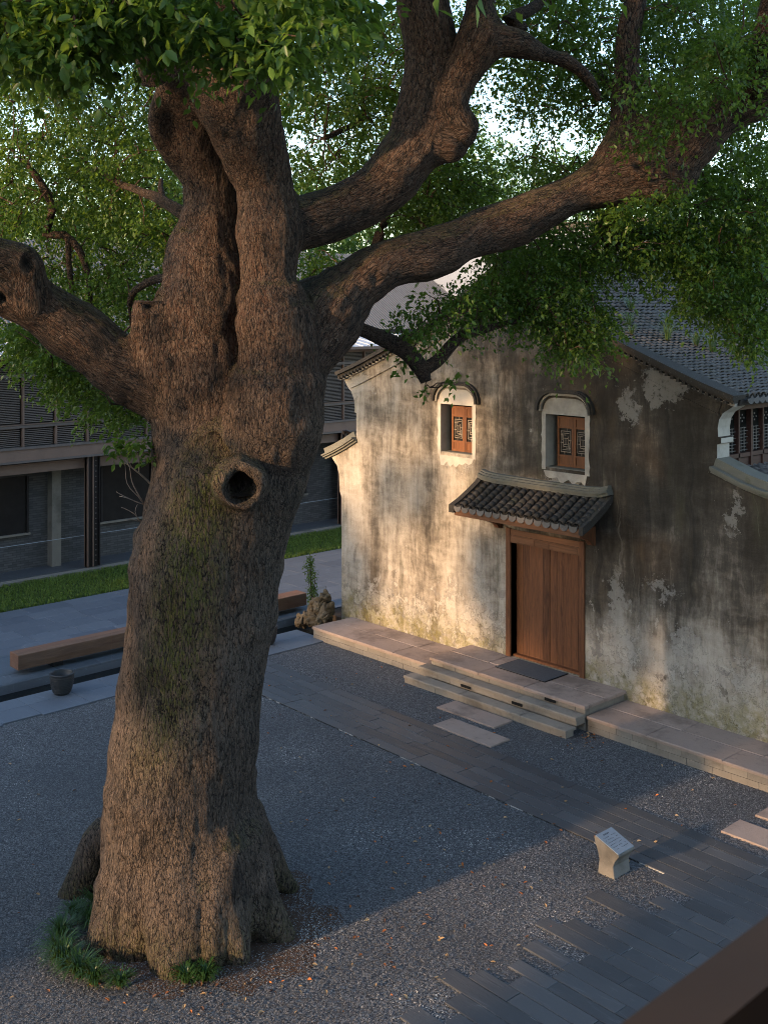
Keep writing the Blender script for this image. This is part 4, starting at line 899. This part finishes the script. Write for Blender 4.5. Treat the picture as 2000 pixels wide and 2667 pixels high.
# limb frames -> bark coordinates
bark = np.zeros((nv, 3)); rad = np.zeros(nv)
for k, L in enumerate(LIMBS):
    m = li == k
    if not m.any(): continue
    T = np.gradient(L[:, :3], axis=0); T /= np.linalg.norm(T, axis=1)[:, None]; i = I[m]; ref = np.array([.74, -.67, .1])
    A = np.cross(T, ref); A /= np.linalg.norm(A, axis=1)[:, None]; B = np.cross(T, A); q = V[m]-L[i, :3]
    bark[m] = (np.stack([V[m, 0], V[m, 1], V[m, 2]*.2], 1) if k in (0, 1, 2, 13, 14) or k >= 16 else np.stack([np.sum(q*A[i], 1), np.sum(q*B[i], 1), S[m]*.2], 1)+k*3.7); rad[m] = L[i, 3]
# relief: lumps, vertical plates, flutes near the ground
lump_ = vnoise(V*1.7)*.6+vnoise(V*3.9+5)*.4; pl = vnoise(bark*np.array([9, 9, 9.0]))*.6+vnoise(bark*19)*.5
ang = np.arctan2(V[:, 1]-8.05, V[:, 0]+11.95); fl = np.clip(1-(V[:, 2])/2.2, 0, 1)**1.5*((li == 0) | (li >= 16))
V = V + G*(lump_*np.clip(rad*.1, .006, .085)+pl*np.clip(rad*.06, .004, .026)+fl*.17*(np.abs(np.sin(ang*4.5+vnoise(V*np.array([.8, .8, .35]))*2.2))**.8-.62))[:, None]
# burls and old pruning scars
scar = np.zeros(nv); rgb_ = np.random.default_rng(11)
for k in range(95):
    c = V[rgb_.integers(nv)]; r_ = rgb_.uniform(.05, .17)
    if c[2] < .8 or c[2] > 11.5 or np.linalg.norm(c-kn) < .5: continue
    d2 = np.sum((V-c)**2, 1); w0 = np.exp(-d2/(r_*r_)); V = V + G*(w0*r_*rgb_.uniform(.15, .42))[:, None]
    if rgb_.random() < .3: w1 = np.exp(-d2/(r_*r_*.18)); V = V - G*(w1*r_*.4)[:, None]; scar = np.maximum(scar, w1*.6)
qx, qy, qd = project(V); qx /= DS; qy /= DS
for sx, sy, sr in ((60, 562, 15), (6, 650, 14), (326, 655, 17), (1385, 352, 14)):
    cand = np.where((np.hypot(qx-sx, qy-sy) < 6))[0]
    if len(cand) == 0: continue
    c = V[cand[np.argmin(qd[cand])]]; r_ = sr*K*14.2; d2 = np.sum((V-c)**2, 1)*(1+.55*vnoise(V*7.0))**2*np.array(1.0)
    V = V + G*(np.exp(-((np.sqrt(d2)-r_*1.25)/(r_*.5))**2)*r_*.3 - np.exp(-d2/(r_*r_*.6))*r_*.85)[:, None]; scar = np.maximum(scar, np.exp(-d2/(r_*r_*.55)))
tme.vertices.foreach_set('co', V.astype(np.float32).ravel()); tme.polygons.foreach_set('use_smooth', np.ones(len(tme.polygons), bool))
a_ = tme.attributes.new('bark', 'FLOAT_VECTOR', 'POINT'); a_.data.foreach_set('vector', bark.astype(np.float32).ravel())
ppx, ppy, _ = project(V); ppx /= DS; ppy /= DS
moss = np.clip(1-np.abs(ppx-385-np.clip(1400-ppy, -600, 500)*.16)/95, 0, 1)*np.clip((ppy-930)/120, 0, 1)*np.clip((1750-ppy)/350, 0, 1)*(G @ np.array([.45, -.8, .2]) > -.2)
moss = np.maximum(moss*1.4, .55*np.clip(1-V[:, 2]/.7, 0, 1)); moss = np.maximum(moss, .35*(G[:, 2] > .45)); moss[np.linalg.norm(V-kn, axis=1) < KR*1.3] *= .5
a_ = tme.attributes.new('moss', 'FLOAT', 'POINT'); a_.data.foreach_set('value', np.clip(moss, 0, 1).astype(np.float32))
a_ = tme.attributes.new('scar', 'FLOAT', 'POINT'); a_.data.foreach_set('value', scar.astype(np.float32))
tme.materials.clear(); tme.materials.append(M['bark']); tme.update(); trunk = link('trunk', tme, tree)
print('trunk verts', nv)
MB().lathe([(0, 0), (KR*.5, 0)], n=16).build('hollow_floor', M['soil'], tree).location = tuple(kn-kdir*.25-np.array([0, 0, .12]))
# thinner branches drawn as tubes
def branch(rows, nm='branch', wig=.03):
    L = limb(rows, .2); L[:, :3] += np.stack([vnoise(L[:, :3]*2.1+k*9) for k in range(3)], 1)*wig
    m = MB().tube(L[:, :3], L[:, 3], 9); o = m.build(nm, M['bark'], tree, True)
    at_ = o.data.attributes.new('bark', 'FLOAT_VECTOR', 'POINT'); Vb = np.array([v.co[:] for v in o.data.vertices]); at_.data.foreach_set('vector', (Vb*np.array([1, 1, 1])).astype(np.float32).ravel()); return L
BR = [branch(r) for r in (
    [(690, 690, 18, 14.6), (745, 700, 16, 15.0), (790, 715, 15, 15.2), (835, 735, 17, 15.3), (880, 765, 17, 15.4), (905, 795, 18, 15.5), (916, 824, 13, 15.5)], [(908, 800, 15, 15.5), (940, 780, 14, 15.55), (965, 752, 13, 15.6), (1000, 726, 11, 15.7), (1045, 712, 9, 15.9), (1120, 690, 6, 16.2)],
    [(405, 470, 13, 14.9), (360, 440, 11, 15.5), (310, 415, 10, 16.2), (260, 398, 7, 17), (200, 360, 5, 18)], [(400, 455, 8, 14.9), (350, 425, 7, 15.6), (345, 390, 5, 16)],
    [(60, 350, 6, 17), (90, 400, 9, 17), (112, 455, 10, 17), (100, 505, 9, 17), (140, 508, 9, 17), (175, 540, 8, 17), (192, 590, 6, 17), (195, 650, 5, 17)], [(150, 515, 7, 17), (152, 570, 6, 17), (155, 640, 5, 17)],
    [(365, 600, 10, 15.0), (330, 606, 9, 15.6), (295, 625, 8, 16), (282, 655, 6, 16.2), (285, 700, 5, 16.4)], [(640, 622, 14, 15.0), (690, 612, 16, 15.8), (735, 610, 14, 16.6), (800, 590, 10, 17.5)],
    [(1335, 440, 24, 15.7), (1312, 490, 22, 16.2), (1318, 525, 20, 16.4), (1360, 512, 18, 16.6), (1410, 498, 15, 16.9), (1480, 500, 10, 17.5)], [(1130, 60, 12, 15.0), (1100, 45, 14, 14.7), (1160, 15, 12, 15.2), (1175, -20, 10, 15.4)],
    [(810, 580, 10, 17), (812, 540, 12, 17), (820, 500, 11, 17), (835, 470, 8, 17)], [(1350, 230, 9, 15.7), (1310, 175, 8, 16.2), (1290, 150, 7, 16.6)], [(1625, 200, 32, 15.3), (1640, 140, 30, 15.0), (1655, 60, 28, 14.7), (1680, -40, 24, 14.4)],
    [(700, 300, 5, 17), (740, 280, 7, 17.5), (780, 260, 5, 18)], [(1530, 560, 8, 17), (1535, 600, 9, 16.8), (1540, 680, 6, 16.6)])]

# ------------------------------------------------------------------ crown: sprays of leaves on twigs
def sprays(C, rad, ntw, nl, ll, droop=.45, flat=.5, seed=0):
    """C: clump centres (n,3), rad: clump radius (n), ntw twigs per clump, nl leaves per twig, ll leaf length -> verts, faces, rnd"""
    rg = np.random.default_rng(seed); n = len(C)*ntw; cc = np.repeat(C, ntw, 0); rr = np.repeat(rad, ntw)
    d = rg.normal(size=(n, 3)); d[:, 2] *= flat; d /= np.linalg.norm(d, axis=1)[:, None]
    T = n*nl; t = np.tile((np.arange(nl)+.5)/nl, n)*.85+.2+rg.uniform(-.06, .06, T)
    base = np.repeat(cc, nl, 0) + np.repeat(d*rr[:, None], nl, 0)*t[:, None]; base[:, 2] -= droop*np.repeat(rr, nl)*t*t
    base += rg.normal(size=(T, 3))*.03
    ax = np.repeat(d, nl, 0)*.7 + rg.normal(size=(T, 3))*.75; ax[:, 2] -= .55; ax /= np.linalg.norm(ax, axis=1)[:, None]
    nr = rg.normal(size=(T, 3))*.6 + np.array([0, 0, 1.0]); sd = np.cross(ax, nr); sd /= np.linalg.norm(sd, axis=1)[:, None]+1e-6; nn = np.cross(sd, ax)
    L = ll*rg.uniform(.65, 1.25, T); W = L*rg.uniform(.23, .33, T)
    tip = base+ax*L[:, None]-nn*(L*.08)[:, None]; mid = base+ax*(L*.42)[:, None]
    V = np.stack([base, mid+sd*W[:, None]+nn*(W*.35)[:, None], tip, mid-sd*W[:, None]+nn*(W*.35)[:, None]], 1).reshape(-1, 3)
    if ll > .095 and ll < .11:
        cu = (L*rg.uniform(-.02, .14, T))[:, None]; f = lambda a, w_, k: base+ax*(L*a)[:, None]+sd*(W*w_)[:, None]+nn*(W*abs(w_)*.4)[:, None]-nn*cu*k
        Vn = np.stack([base, f(.28, .8, .2), f(.28, -.8, .2), f(.3, 0, .2), f(.62, .86, .6), f(.62, -.86, .6), f(.64, 0, .6), f(1.06, 0, 1.6)], 1).reshape(-1, 3)
        o = (np.arange(T)*8)[:, None]; F = np.concatenate([o+np.array([q]) for q in ([0, 1, 3], [0, 3, 2], [1, 4, 6], [1, 6, 3], [3, 6, 5], [3, 5, 2], [4, 7, 6], [6, 7, 5])])
        cl = np.repeat(rg.random(len(C)), ntw*nl); return Vn, F, np.repeat(np.clip(rg.random(T)*.65+cl*.4, 0, 1), 8)
    o = (np.arange(T)*4)[:, None]; F = np.concatenate([o+np.array([[0, 1, 2]]), o+np.array([[0, 2, 3]])])
    cl = np.repeat(rg.random(len(C)), ntw*nl)
    return V, F, np.repeat(np.clip(rg.random(T)*.55+cl*.5, 0, 1), 4)
def inside(pt, polys):
    r = False
    for P in polys:
        c = False; j = len(P)-1
        for i in range(len(P)):
            if (P[i][1] > pt[1]) != (P[j][1] > pt[1]) and pt[0] < (P[j][0]-P[i][0])*(pt[1]-P[i][1])/(P[j][1]-P[i][1])+P[i][0]: c = not c
            j = i
        r = r or c
    return r
# foliage masses: outline in 1659-wide photo pixels, distance range, spacing count, clump radius
MASS = [
 ('back left',   [[(-80, 60), (330, 60), (420, 200), (420, 640), (330, 690), (200, 690), (60, 620), (-80, 560)]], 16.5, 21.5, 520, .62, .082, 9, 13),
 ('back mid',    [[(590, 60), (1000, -40), (1010, 300), (960, 420), (850, 480), (640, 420), (600, 250)]], 16.5, 21, 300, .6, .082, 9, 13),
 ('low mid',     [[(840, 470), (1010, 350), (1060, 330), (1060, 470), (900, 520)]], 17, 21, 70, .55, .078, 9, 13),
 ('under mid',   [[(650, 560), (700, 530), (760, 560), (700, 640), (650, 640)]], 18, 21, 26, .5, .08, 9, 12),
 ('top right',   [[(1060, -60), (1700, -60), (1700, 160), (1420, 230), (1200, 160), (1090, 160)]], 15.5, 20, 250, .6, .084, 9, 13),
 ('right mid',   [[(1030, 150), (1250, 130), (1420, 60), (1420, 270), (1330, 330), (1260, 250), (1120, 250), (1030, 220)]], 16.5, 20, 60, .5, .078, 9, 12),
 ('sparse',      [[(1080, 330), (1240, 260), (1330, 350), (1250, 400), (1080, 470)]], 16.5, 19.5, 34, .5, .078, 8, 11),
 ('right front', [[(1400, 130), (1700, 30), (1700, 300), (1560, 180), (1470, 260), (1400, 330), (1360, 250)]], 13.8, 15.2, 34, .45, .085, 9, 12),
 ('right low',   [[(1050, 580), (1100, 500), (1280, 450), (1450, 420), (1560, 300), (1700, 230), (1700, 620), (1500, 585), (1300, 560), (1180, 620), (1060, 640)]], 15.8, 18.5, 330, .55, .08, 9, 13),
 ('hang house',  [[(1030, 620), (1270, 600), (1300, 690), (1290, 770), (1210, 760), (1150, 700), (1060, 680)]], 15.8, 17.3, 62, .42, .08, 9, 13),
 ('hang right',  [[(1430, 590), (1700, 560), (1700, 690), (1640, 760), (1570, 710), (1490, 665)]], 15.2, 16.8, 62, .42, .082, 9, 13),
 ('left lit',    [[(20, 700), (90, 740), (150, 770), (260, 840), (310, 880), (300, 920), (200, 880), (180, 830), (120, 860), (90, 810), (40, 760)]], 15.0, 16.8, 46, .38, .08, 10, 14),
 ('left lit b',  [[(0, 690), (60, 700), (120, 740), (60, 760), (10, 730)]], 16, 17.5, 10, .35, .08, 9, 12),
 ('near top',    [[(-60, -60), (820, -60), (800, 20), (740, 40), (640, 120), (560, 130), (430, 110), (390, 110), (310, 60), (250, 130), (130, 150), (-60, 110)]], 8.2, 10.2, 125, .36, .102, 8, 10),
 ('near top 2',  [[(-60, -60), (330, -60), (250, 150), (60, 120), (-60, 90)]], 8.0, 9.6, 26, .34, .104, 8, 10),
 ('fork twigs',  [[(830, 650), (1030, 610), (1040, 680), (940, 720), (860, 740)]], 15.0, 16.5, 30, .4, .08, 7, 9),
 ('low twigs',   [[(860, 770), (900, 780), (890, 830), (870, 820)], [(925, 815), (985, 815), (980, 840), (930, 850)]], 15.2, 15.6, 5, .2, .09, 4, 5),
 ('limb tufts',  [[(1320, 400), (1440, 400), (1500, 330), (1480, 420), (1400, 480), (1340, 460)]], 14.8, 15.3, 9, .3, .085, 8, 11),
]
GAPS = [(1075, 300, 40, 90), (655, 290, 22, 40), (820, 20, 22, 45), (95, 515, 45, 25), (1250, 300, 50, 35), (1075, 190, 30, 60), (1250, 485, 20, 22), (150, 20, 20, 60), (300, 70, 18, 80), (1110, 390, 35, 40), (985, 15, 14, 60), (700, 330, 25, 20), (860, 655, 30, 20)]
parts_V = []; parts_F = []; parts_R = []; off = 0; ALLC = []
for mi_, (nm, polys, d0, d1, cnt_, r_, ll, ntw, nl) in enumerate(MASS):
    xs_ = [p[0] for P in polys for p in P]; ys_ = [p[1] for P in polys for p in P]; C = []; tries = 0
    while len(C) < cnt_ and tries < 20000:
        tries += 1; x = random.uniform(min(xs_), max(xs_)); y = random.uniform(min(ys_), max(ys_))
        if not inside((x, y), polys): continue
        d = random.uniform(d0, d1)
        if d > 12 and any(((x-a)/b)**2+((y-c)/e)**2 < 1.0 for a, c, b, e in GAPS): continue
        C.append(dp(x, y, d))
    C = np.array(C); V_, F_, R_ = sprays(C, r_*RNG.uniform(.7, 1.3, len(C)), ntw, nl, ll, seed=mi_+3)
    parts_V.append(V_); parts_F.append(F_+off); parts_R.append(R_); off += len(V_); ALLC.append(C)
# the rest of the crown above and behind the picture, coarser
CO = []
while len(CO) < 480:
    q = np.array([random.gauss(-12, 5.0), random.gauss(8.5, 4.5), random.uniform(11.5, 19)])
    if (q[0]+12)**2/100+(q[1]-8.5)**2/80+((q[2]-11)/9)**2 > 1: continue
    x_, y_, D_ = project(q[None]); x_ /= DS; y_ /= DS
    if D_[0] > .5 and -180 < x_[0] < 1850 and y_[0] > -170: continue
    if D_[0] < 6: continue
    CO.append(q)
while len(CO) < 680:                      # low southern boughs, added out of view on the left to shade the upper limbs
    q = np.array([random.uniform(-14.6, -6.0), random.uniform(-4, 4.5), random.uniform(7.2, 14)])
    x_, y_, D_ = project(q[None]); x_ /= DS; y_ /= DS
    if D_[0] > .5 and -500 < x_[0] < 2100 and y_[0] > -450: continue
    if D_[0] < 5: continue
    CO.append(q)
def corridor(q):                             # gaps cleared in the unseen crown to let the low sun onto the limbs
    for g_ in (dp(560, 580, 14), dp(800, 605, 14.6), dp(1280, 400, 15.5), dp(150, 690, 14.0)):
        c = np.array([g_[0]-.1313*(g_[1]-q[1]), g_[2]+.2236*(g_[1]-q[1])])
        if q[1] < g_[1] and np.hypot(q[0]-c[0], q[2]-c[1]) < .95: return True
    return False
CO = [q for q in CO if not corridor(q)]
CO = np.array(CO); V_, F_, R_ = sprays(CO, RNG.uniform(.7, 1.2, len(CO)), 8, 9, .2, seed=77)
parts_V.append(V_); parts_F.append(F_+off); parts_R.append(R_); off += len(V_)
crown = np_mesh('crown', np.concatenate(parts_V), np.concatenate(parts_F), M['leaf'], tree, np.concatenate(parts_R)); stuff(crown)
print('leaves', off//4)
# twigs: every clump hangs on its nearest neighbour that lies closer to a limb
limbpts = np.concatenate([L[:, :3] for L in LIMBS[1:16]] + [b[:, :3] for b in BR]); AC = np.concatenate(ALLC+[CO])
dist = np.array([np.min(np.linalg.norm(limbpts-c, axis=1)) for c in AC]); tw = MB()
for i, c in enumerate(AC):
    j = np.where(dist < dist[i]-.15)[0]; tgt = limbpts[np.argmin(np.linalg.norm(limbpts-c, axis=1))]; dl_ = dist[i]
    if len(j):
        dd = np.linalg.norm(AC[j]-c, axis=1); k = np.argmin(dd)
        if dd[k] < dl_: tgt = AC[j[k]]; dl_ = dd[k]
    if dl_ > 3.0: continue
    mid = (c+tgt)/2+RNG.normal(size=3)*.08*dl_+np.array([0, 0, .08*dl_]); tw.tube([tgt, (tgt+mid)/2+RNG.normal(size=3)*.03, mid, c], [.008+.008*dl_, .008+.006*dl_, .008+.003*dl_, .005], 5, False)
o = stuff(tw.build('twigs', M['bark'], tree, True))

# ================================================================== trees beyond the buildings
def far_tree(name, label, lobes, ll, trunk_r, seed, group='trees around the courtyard', mat='leaf_far', nl=8):
    """lobes: (centre, radii, clumps)"""
    t_ = thing(name, label, 'tree', group, loc=(0, 0, 0)); rg = np.random.default_rng(seed); CC = []; RR = []
    for c, r, n_ in lobes:
        c = np.array(c, float); r = np.array(r, float); q = rg.normal(size=(n_, 3)); q /= np.linalg.norm(q, axis=1)[:, None]; q *= rg.uniform(.1, 1, n_)[:, None]**.5; q *= 1+.25*vnoise(q*2.3+seed)[:, None]
        CC.append(c+q*r); RR.append(rg.uniform(.6, 1.1, n_)*max(r.min()*.2, .3))
    C = np.concatenate(CC); V_, F_, R_ = sprays(C, np.concatenate(RR), 8, nl, ll, seed=seed)
    stuff(np_mesh('crown', V_, F_, M[mat], t_, R_)); c = np.array(lobes[0][0], float); base = np.array([c[0], c[1], -.4])
    m = MB(); m.tube([base, base*.6+c*.4+rg.normal(size=3)*.15, c], [trunk_r, trunk_r*.7, trunk_r*.3], 10); m.build('trunk', M['bark'], t_, True)
    for k in range(6+len(lobes)):
        e = np.array(lobes[k][0], float) if k < len(lobes) else C[rg.integers(len(C))]; s0 = base*.4+c*.6
        if k: MB().tube([s0, (s0+e)/2+np.array([0, 0, .2]), e], [trunk_r*.35, trunk_r*.2, .02], 6, False).build('limb', M['bark'], t_, True)
    return t_
for k, (x, y, d, r, lab) in enumerate(((60, 560, 52, (5, 5, 4.5), 'broad green tree rising behind the left end of the metal roof'), (300, 560, 50, (5, 5, 5), 'broad green tree rising behind the metal roof beside the stub'), (700, 520, 58, (5, 5, 4.5), 'green tree beyond the roofs seen through the fork of the limbs'),
        (1000, 480, 66, (7, 6, 6), 'tall green tree far beyond the white building'), (1350, 470, 60, (8, 7, 6), 'wide green tree far behind the grey tiled roof'))):
    far_tree('background_tree', lab, [(dp(x, y, d), r, 150)], .3, .3, 200+k)
# ------------------------------------------------------------------ added south-side buildings and trees, unseen, shaped to mask the sun
def wing(name, label, x0, x1, yr, zr, depth=6):
    o = thing(name, label, 'building'); MB().box(x0+.3, x1-.3, yr-depth/2, yr+depth/2, -.4, zr-1.6).build('wall', M['white'], o)
    MB().prism([(yr-depth/2-.6, zr-1.75), (yr, zr), (yr+depth/2+.6, zr-1.75), (yr+depth/2+.6, zr-1.95), (yr-depth/2-.6, zr-1.95)], x0, x1, 'x').build('roof', M['tile'], o)
    MB().box(x0, x1, yr-.12, yr+.12, zr-.05, zr+.18).build('ridge', M['tile_dark'], o); return o
wing('added_hall_blocker', 'unseen low white hall with grey tiled roof, added south to block the low sun', -46, -15.4, -12, 6.4)  # unseen hall, added with its ridge set to the wanted shade line
wing('added_wing_blocker', 'unseen white side wing with grey tiled roof, added to keep sun off the slate', -11.2, -3.2, -12, 6.6); wing('added_east_blocker', 'unseen tall white wing with tiled roof, added to shade the balcony', -3.0, 14, -13, 11.5, 8)  # both wings added out of view to keep sun off slate and balcony
gw = thing('added_yard_wall', 'unseen low white yard wall with tile coping, added as the sun gap between the blockers', 'wall'); MB().box(-15.4, -11.2, -12.2, -11.9, -.4, 2.9).build('wall', M['white'], gw); MB().prism([(-12.5, 2.9), (-12.05, 3.2), (-11.6, 2.9)], -15.4, -11.2, 'x').build('coping', M['tile'], gw)  # added wall, kept low to let a band of sun through
far_tree('added_shade_tree', 'unseen leafy tree added to shade the right part of the house wall', [((-16.9, -9, 8.2), (2.7, 2.2, 2.2), 230), ((-19.3, -9, 8.6), (1.2, 1.5, 2.4), 120), ((-18.6, -9, 11.3), (1.2, 1.2, 1.2), 70), ((-16.9, -9, 11.9), (1.4, 1.0, .8), 60), ((-15.8, -9, 10.4), (1.5, 1.0, 1.0), 70), ((-12.7, -9, 7.6), (2.0, 1.4, 2.2), 170), ((-15.4, -9, 12.6), (1.2, 1.0, .9), 50)], .2, .25, 301)  # added unseen tree, lobes shaped to end the wall's sun patch
far_tree('added_shade_tree', 'unseen tall thin leafy tree added to shade the left and top of the house wall', [((-24.6, -8.5, 7.6), (1.3, 1.2, 1.7), 100), ((-23.9, -8.5, 11.6), (.7, .8, .9), 26), ((-22.7, -8.5, 10.0), (.5, .6, .35), 10), ((-21.9, -8.5, 9.3), (.55, .6, .35), 10), ((-22.6, -8.5, 13.4), (2.6, 1.4, 1.5), 150), ((-21.6, -8.5, 10.2), (.45, .8, 1.0), 10), ((-22.9, -8.5, 9.2), (.4, .8, .5), 6), ((-22.6, -8.5, 11.4), (1.4, .8, .6), 18)], .19, .16, 302)  # added unseen tree, lobes shaped to trim and dapple the wall's sun patch

# ================================================================== small planting
def tuft(name, loc, h, sp, nbl, label, cat, group, mat='blade', wdt=.007):
    t_ = thing(name, label, cat, group, loc=loc); stuff(blades(np.zeros((1, 3)), h, sp, wdt, nbl, 'blades', M[mat], t_))
    MB().lathe([(0, .0), (.05, .0), (.03, .03), (0, .04)], n=8).build('root', M['soil'], t_); return t_
GL = 'grass tufts round the tree foot'
for (x, y, h, sp, lab) in ((-12.95, 7.05, .42, .42, 'tall dark grass tuft tucked behind the left root of the tree'), (-13.15, 6.8, .26, .3, 'low grass tuft beside the tall tuft by the left root'), (-12.85, 6.45, .3, .34, 'dark grass tuft at the outer end of the front row by the trunk'), (-12.55, 6.25, .3, .36, 'thick dark grass tuft second along the front row by the trunk'),
        (-12.3, 6.2, .32, .38, 'thick dark grass tuft in the middle of the front row'), (-12.0, 6.25, .3, .34, 'dark grass tuft next to the middle one of the front row'), (-11.75, 6.3, .26, .28, 'small grass tuft at the inner end of the front row'), (-11.5, 6.5, .2, .22, 'thin grass tuft between the front roots'),
        (-11.05, 7.1, .22, .26, 'small green grass tuft alone before the front root'), (-10.92, 7.28, .24, .24, 'small green grass tuft touching the lone tuft before the root'), (-12.8, 6.85, .3, .3, 'grass tuft wedged between the trunk and the tall tuft')):
    tuft('grass_tuft', (x, y, .01), h*.85, sp*.85, 150, lab, 'grass', GL)
# shrub by the rockery
sh = thing('shrub', 'slender leafy shrub with upright stems beside the rock pile', 'shrub', loc=(-21.75, 17.7, .1)); LV = []
for k in range(7):
    a = random.uniform(0, 6.28); d = random.uniform(.05, .2); h = random.uniform(1.1, 1.75); L = [np.array([0, 0, 0.]), np.array([math.cos(a)*d*.4, math.sin(a)*d*.4, h*.4]), np.array([math.cos(a)*d, math.sin(a)*d, h])]
    MB().tube(L, [.012, .008, .004], 5).build('stem', M['bark'], sh, True)
    for j in range(16): u = random.uniform(.25, 1); LV.append(L[0]*(1-u)**2+2*u*(1-u)*L[1]+u*u*L[2])
V_, F_, R_ = sprays(np.array(LV), np.full(len(LV), .06), 3, 3, .06, seed=5); stuff(np_mesh('leaves', V_, F_, M['leaf'], sh, R_))
# bare twigs and a leafy sprout on the left of the trunk
def twig(rows, r0, parent, nm='twig'): P_ = np.array([dp(x, y, d) for x, y, d in rows]); MB().tube(catmull(P_, .06), list(np.linspace(r0, .003, len(catmull(P_, .06)))), 5).build(nm, palew, parent, True)
palew = simple('pale_dry_twig', (.3, .24, .2), .8, .2)
for rows, r0 in (([(330, 1050, 14.6), (310, 1030, 14.5), (285, 1010, 14.4), (260, 990, 14.3), (245, 965, 14.2)], .016), ([(300, 1022, 14.5), (302, 980, 14.4), (310, 955, 14.3)], .009), ([(285, 1010, 14.4), (275, 985, 14.3), (290, 960, 14.2)], .008),
        ([(312, 1090, 14.5), (300, 1070, 14.4), (285, 1040, 14.3), (280, 1010, 14.2), (272, 995, 14.2)], .012), ([(312, 1090, 14.5), (298, 1072, 14.35), (275, 1045, 14.25), (270, 1000, 14.2)], .008), ([(310, 1090, 14.5), (285, 1080, 14.4), (255, 1065, 14.3), (252, 1062, 14.3)], .008), ([(290, 1082, 14.4), (272, 1075, 14.3), (258, 1072, 14.3)], .006),
        ([(305, 1128, 14.5), (290, 1110, 14.4), (268, 1098, 14.3), (262, 1097, 14.3)], .008), ([(300, 1125, 14.5), (292, 1105, 14.4), (297, 1090, 14.35)], .006), ([(302, 1128, 14.5), (285, 1122, 14.4), (270, 1125, 14.3)], .006)):
    twig(rows, r0, tree)
C = np.array([dp(x, y, 14.2) for x, y in ((245, 965), (255, 975), (275, 960), (292, 962), (310, 958), (318, 968), (320, 990), (235, 962), (300, 945), (265, 950))])
V_, F_, R_ = sprays(C, np.full(len(C), .14), 5, 3, .1, seed=15); stuff(np_mesh('sprout_leaves', V_, F_, M['leaf'], tree, R_))
# weeds on the tiled roof
for k, (d, y, h, lab) in enumerate(((2.3, 19.3, .3, 'weed tuft growing high on the grey roof near the verge'), (3.0, 19.6, .38, 'large pale weed tuft halfway down the tiled roof'), (3.6, 20.3, .38, 'large green weed tuft low on the tiled roof'), (3.3, 20.2, .3, 'weed tuft beside the large green one on the roof'), (2.4, 20.6, .34, 'weed tuft growing amid the roof tiles further in'), (1.7, 20.2, .28, 'weed tuft near the top of the tiled slope'), (4.0, 20.6, .22, 'small weed tuft close to the eaves'), (2.7, 18.8, .22, 'small weed tuft against the roof verge'), (4.3, 21.0, .18, 'reddish dry weed patch close to the eaves'))):
    x = RX+d; tuft('roof_weed', (x, y, roof_z(x)+.06), h, h*1.1, 46, lab, 'weed', 'weeds growing on the tiled roof', 'weed', .006)

rg_ = np.random.default_rng(4); pr = [(0, 0, .035)]; n_ = 60
pv = [(-11.95, 8.05, .03)] + [(-11.95+(1.52+.14*math.sin(k*.9)+rg_.uniform(-.1, .1))*math.cos(2*math.pi*k/n_), 8.05+(1.52+.14*math.sin(k*.9)+rg_.uniform(-.1, .1))*math.sin(2*math.pi*k/n_), .006) for k in range(n_)]
struct(MB().add(pv, [(0, 1+k, 1+(k+1) % n_) for k in range(n_)]).build('bare_soil', simple('reddish_soil', (.085, .05, .034), .95, .35, 9, .8, .03)))
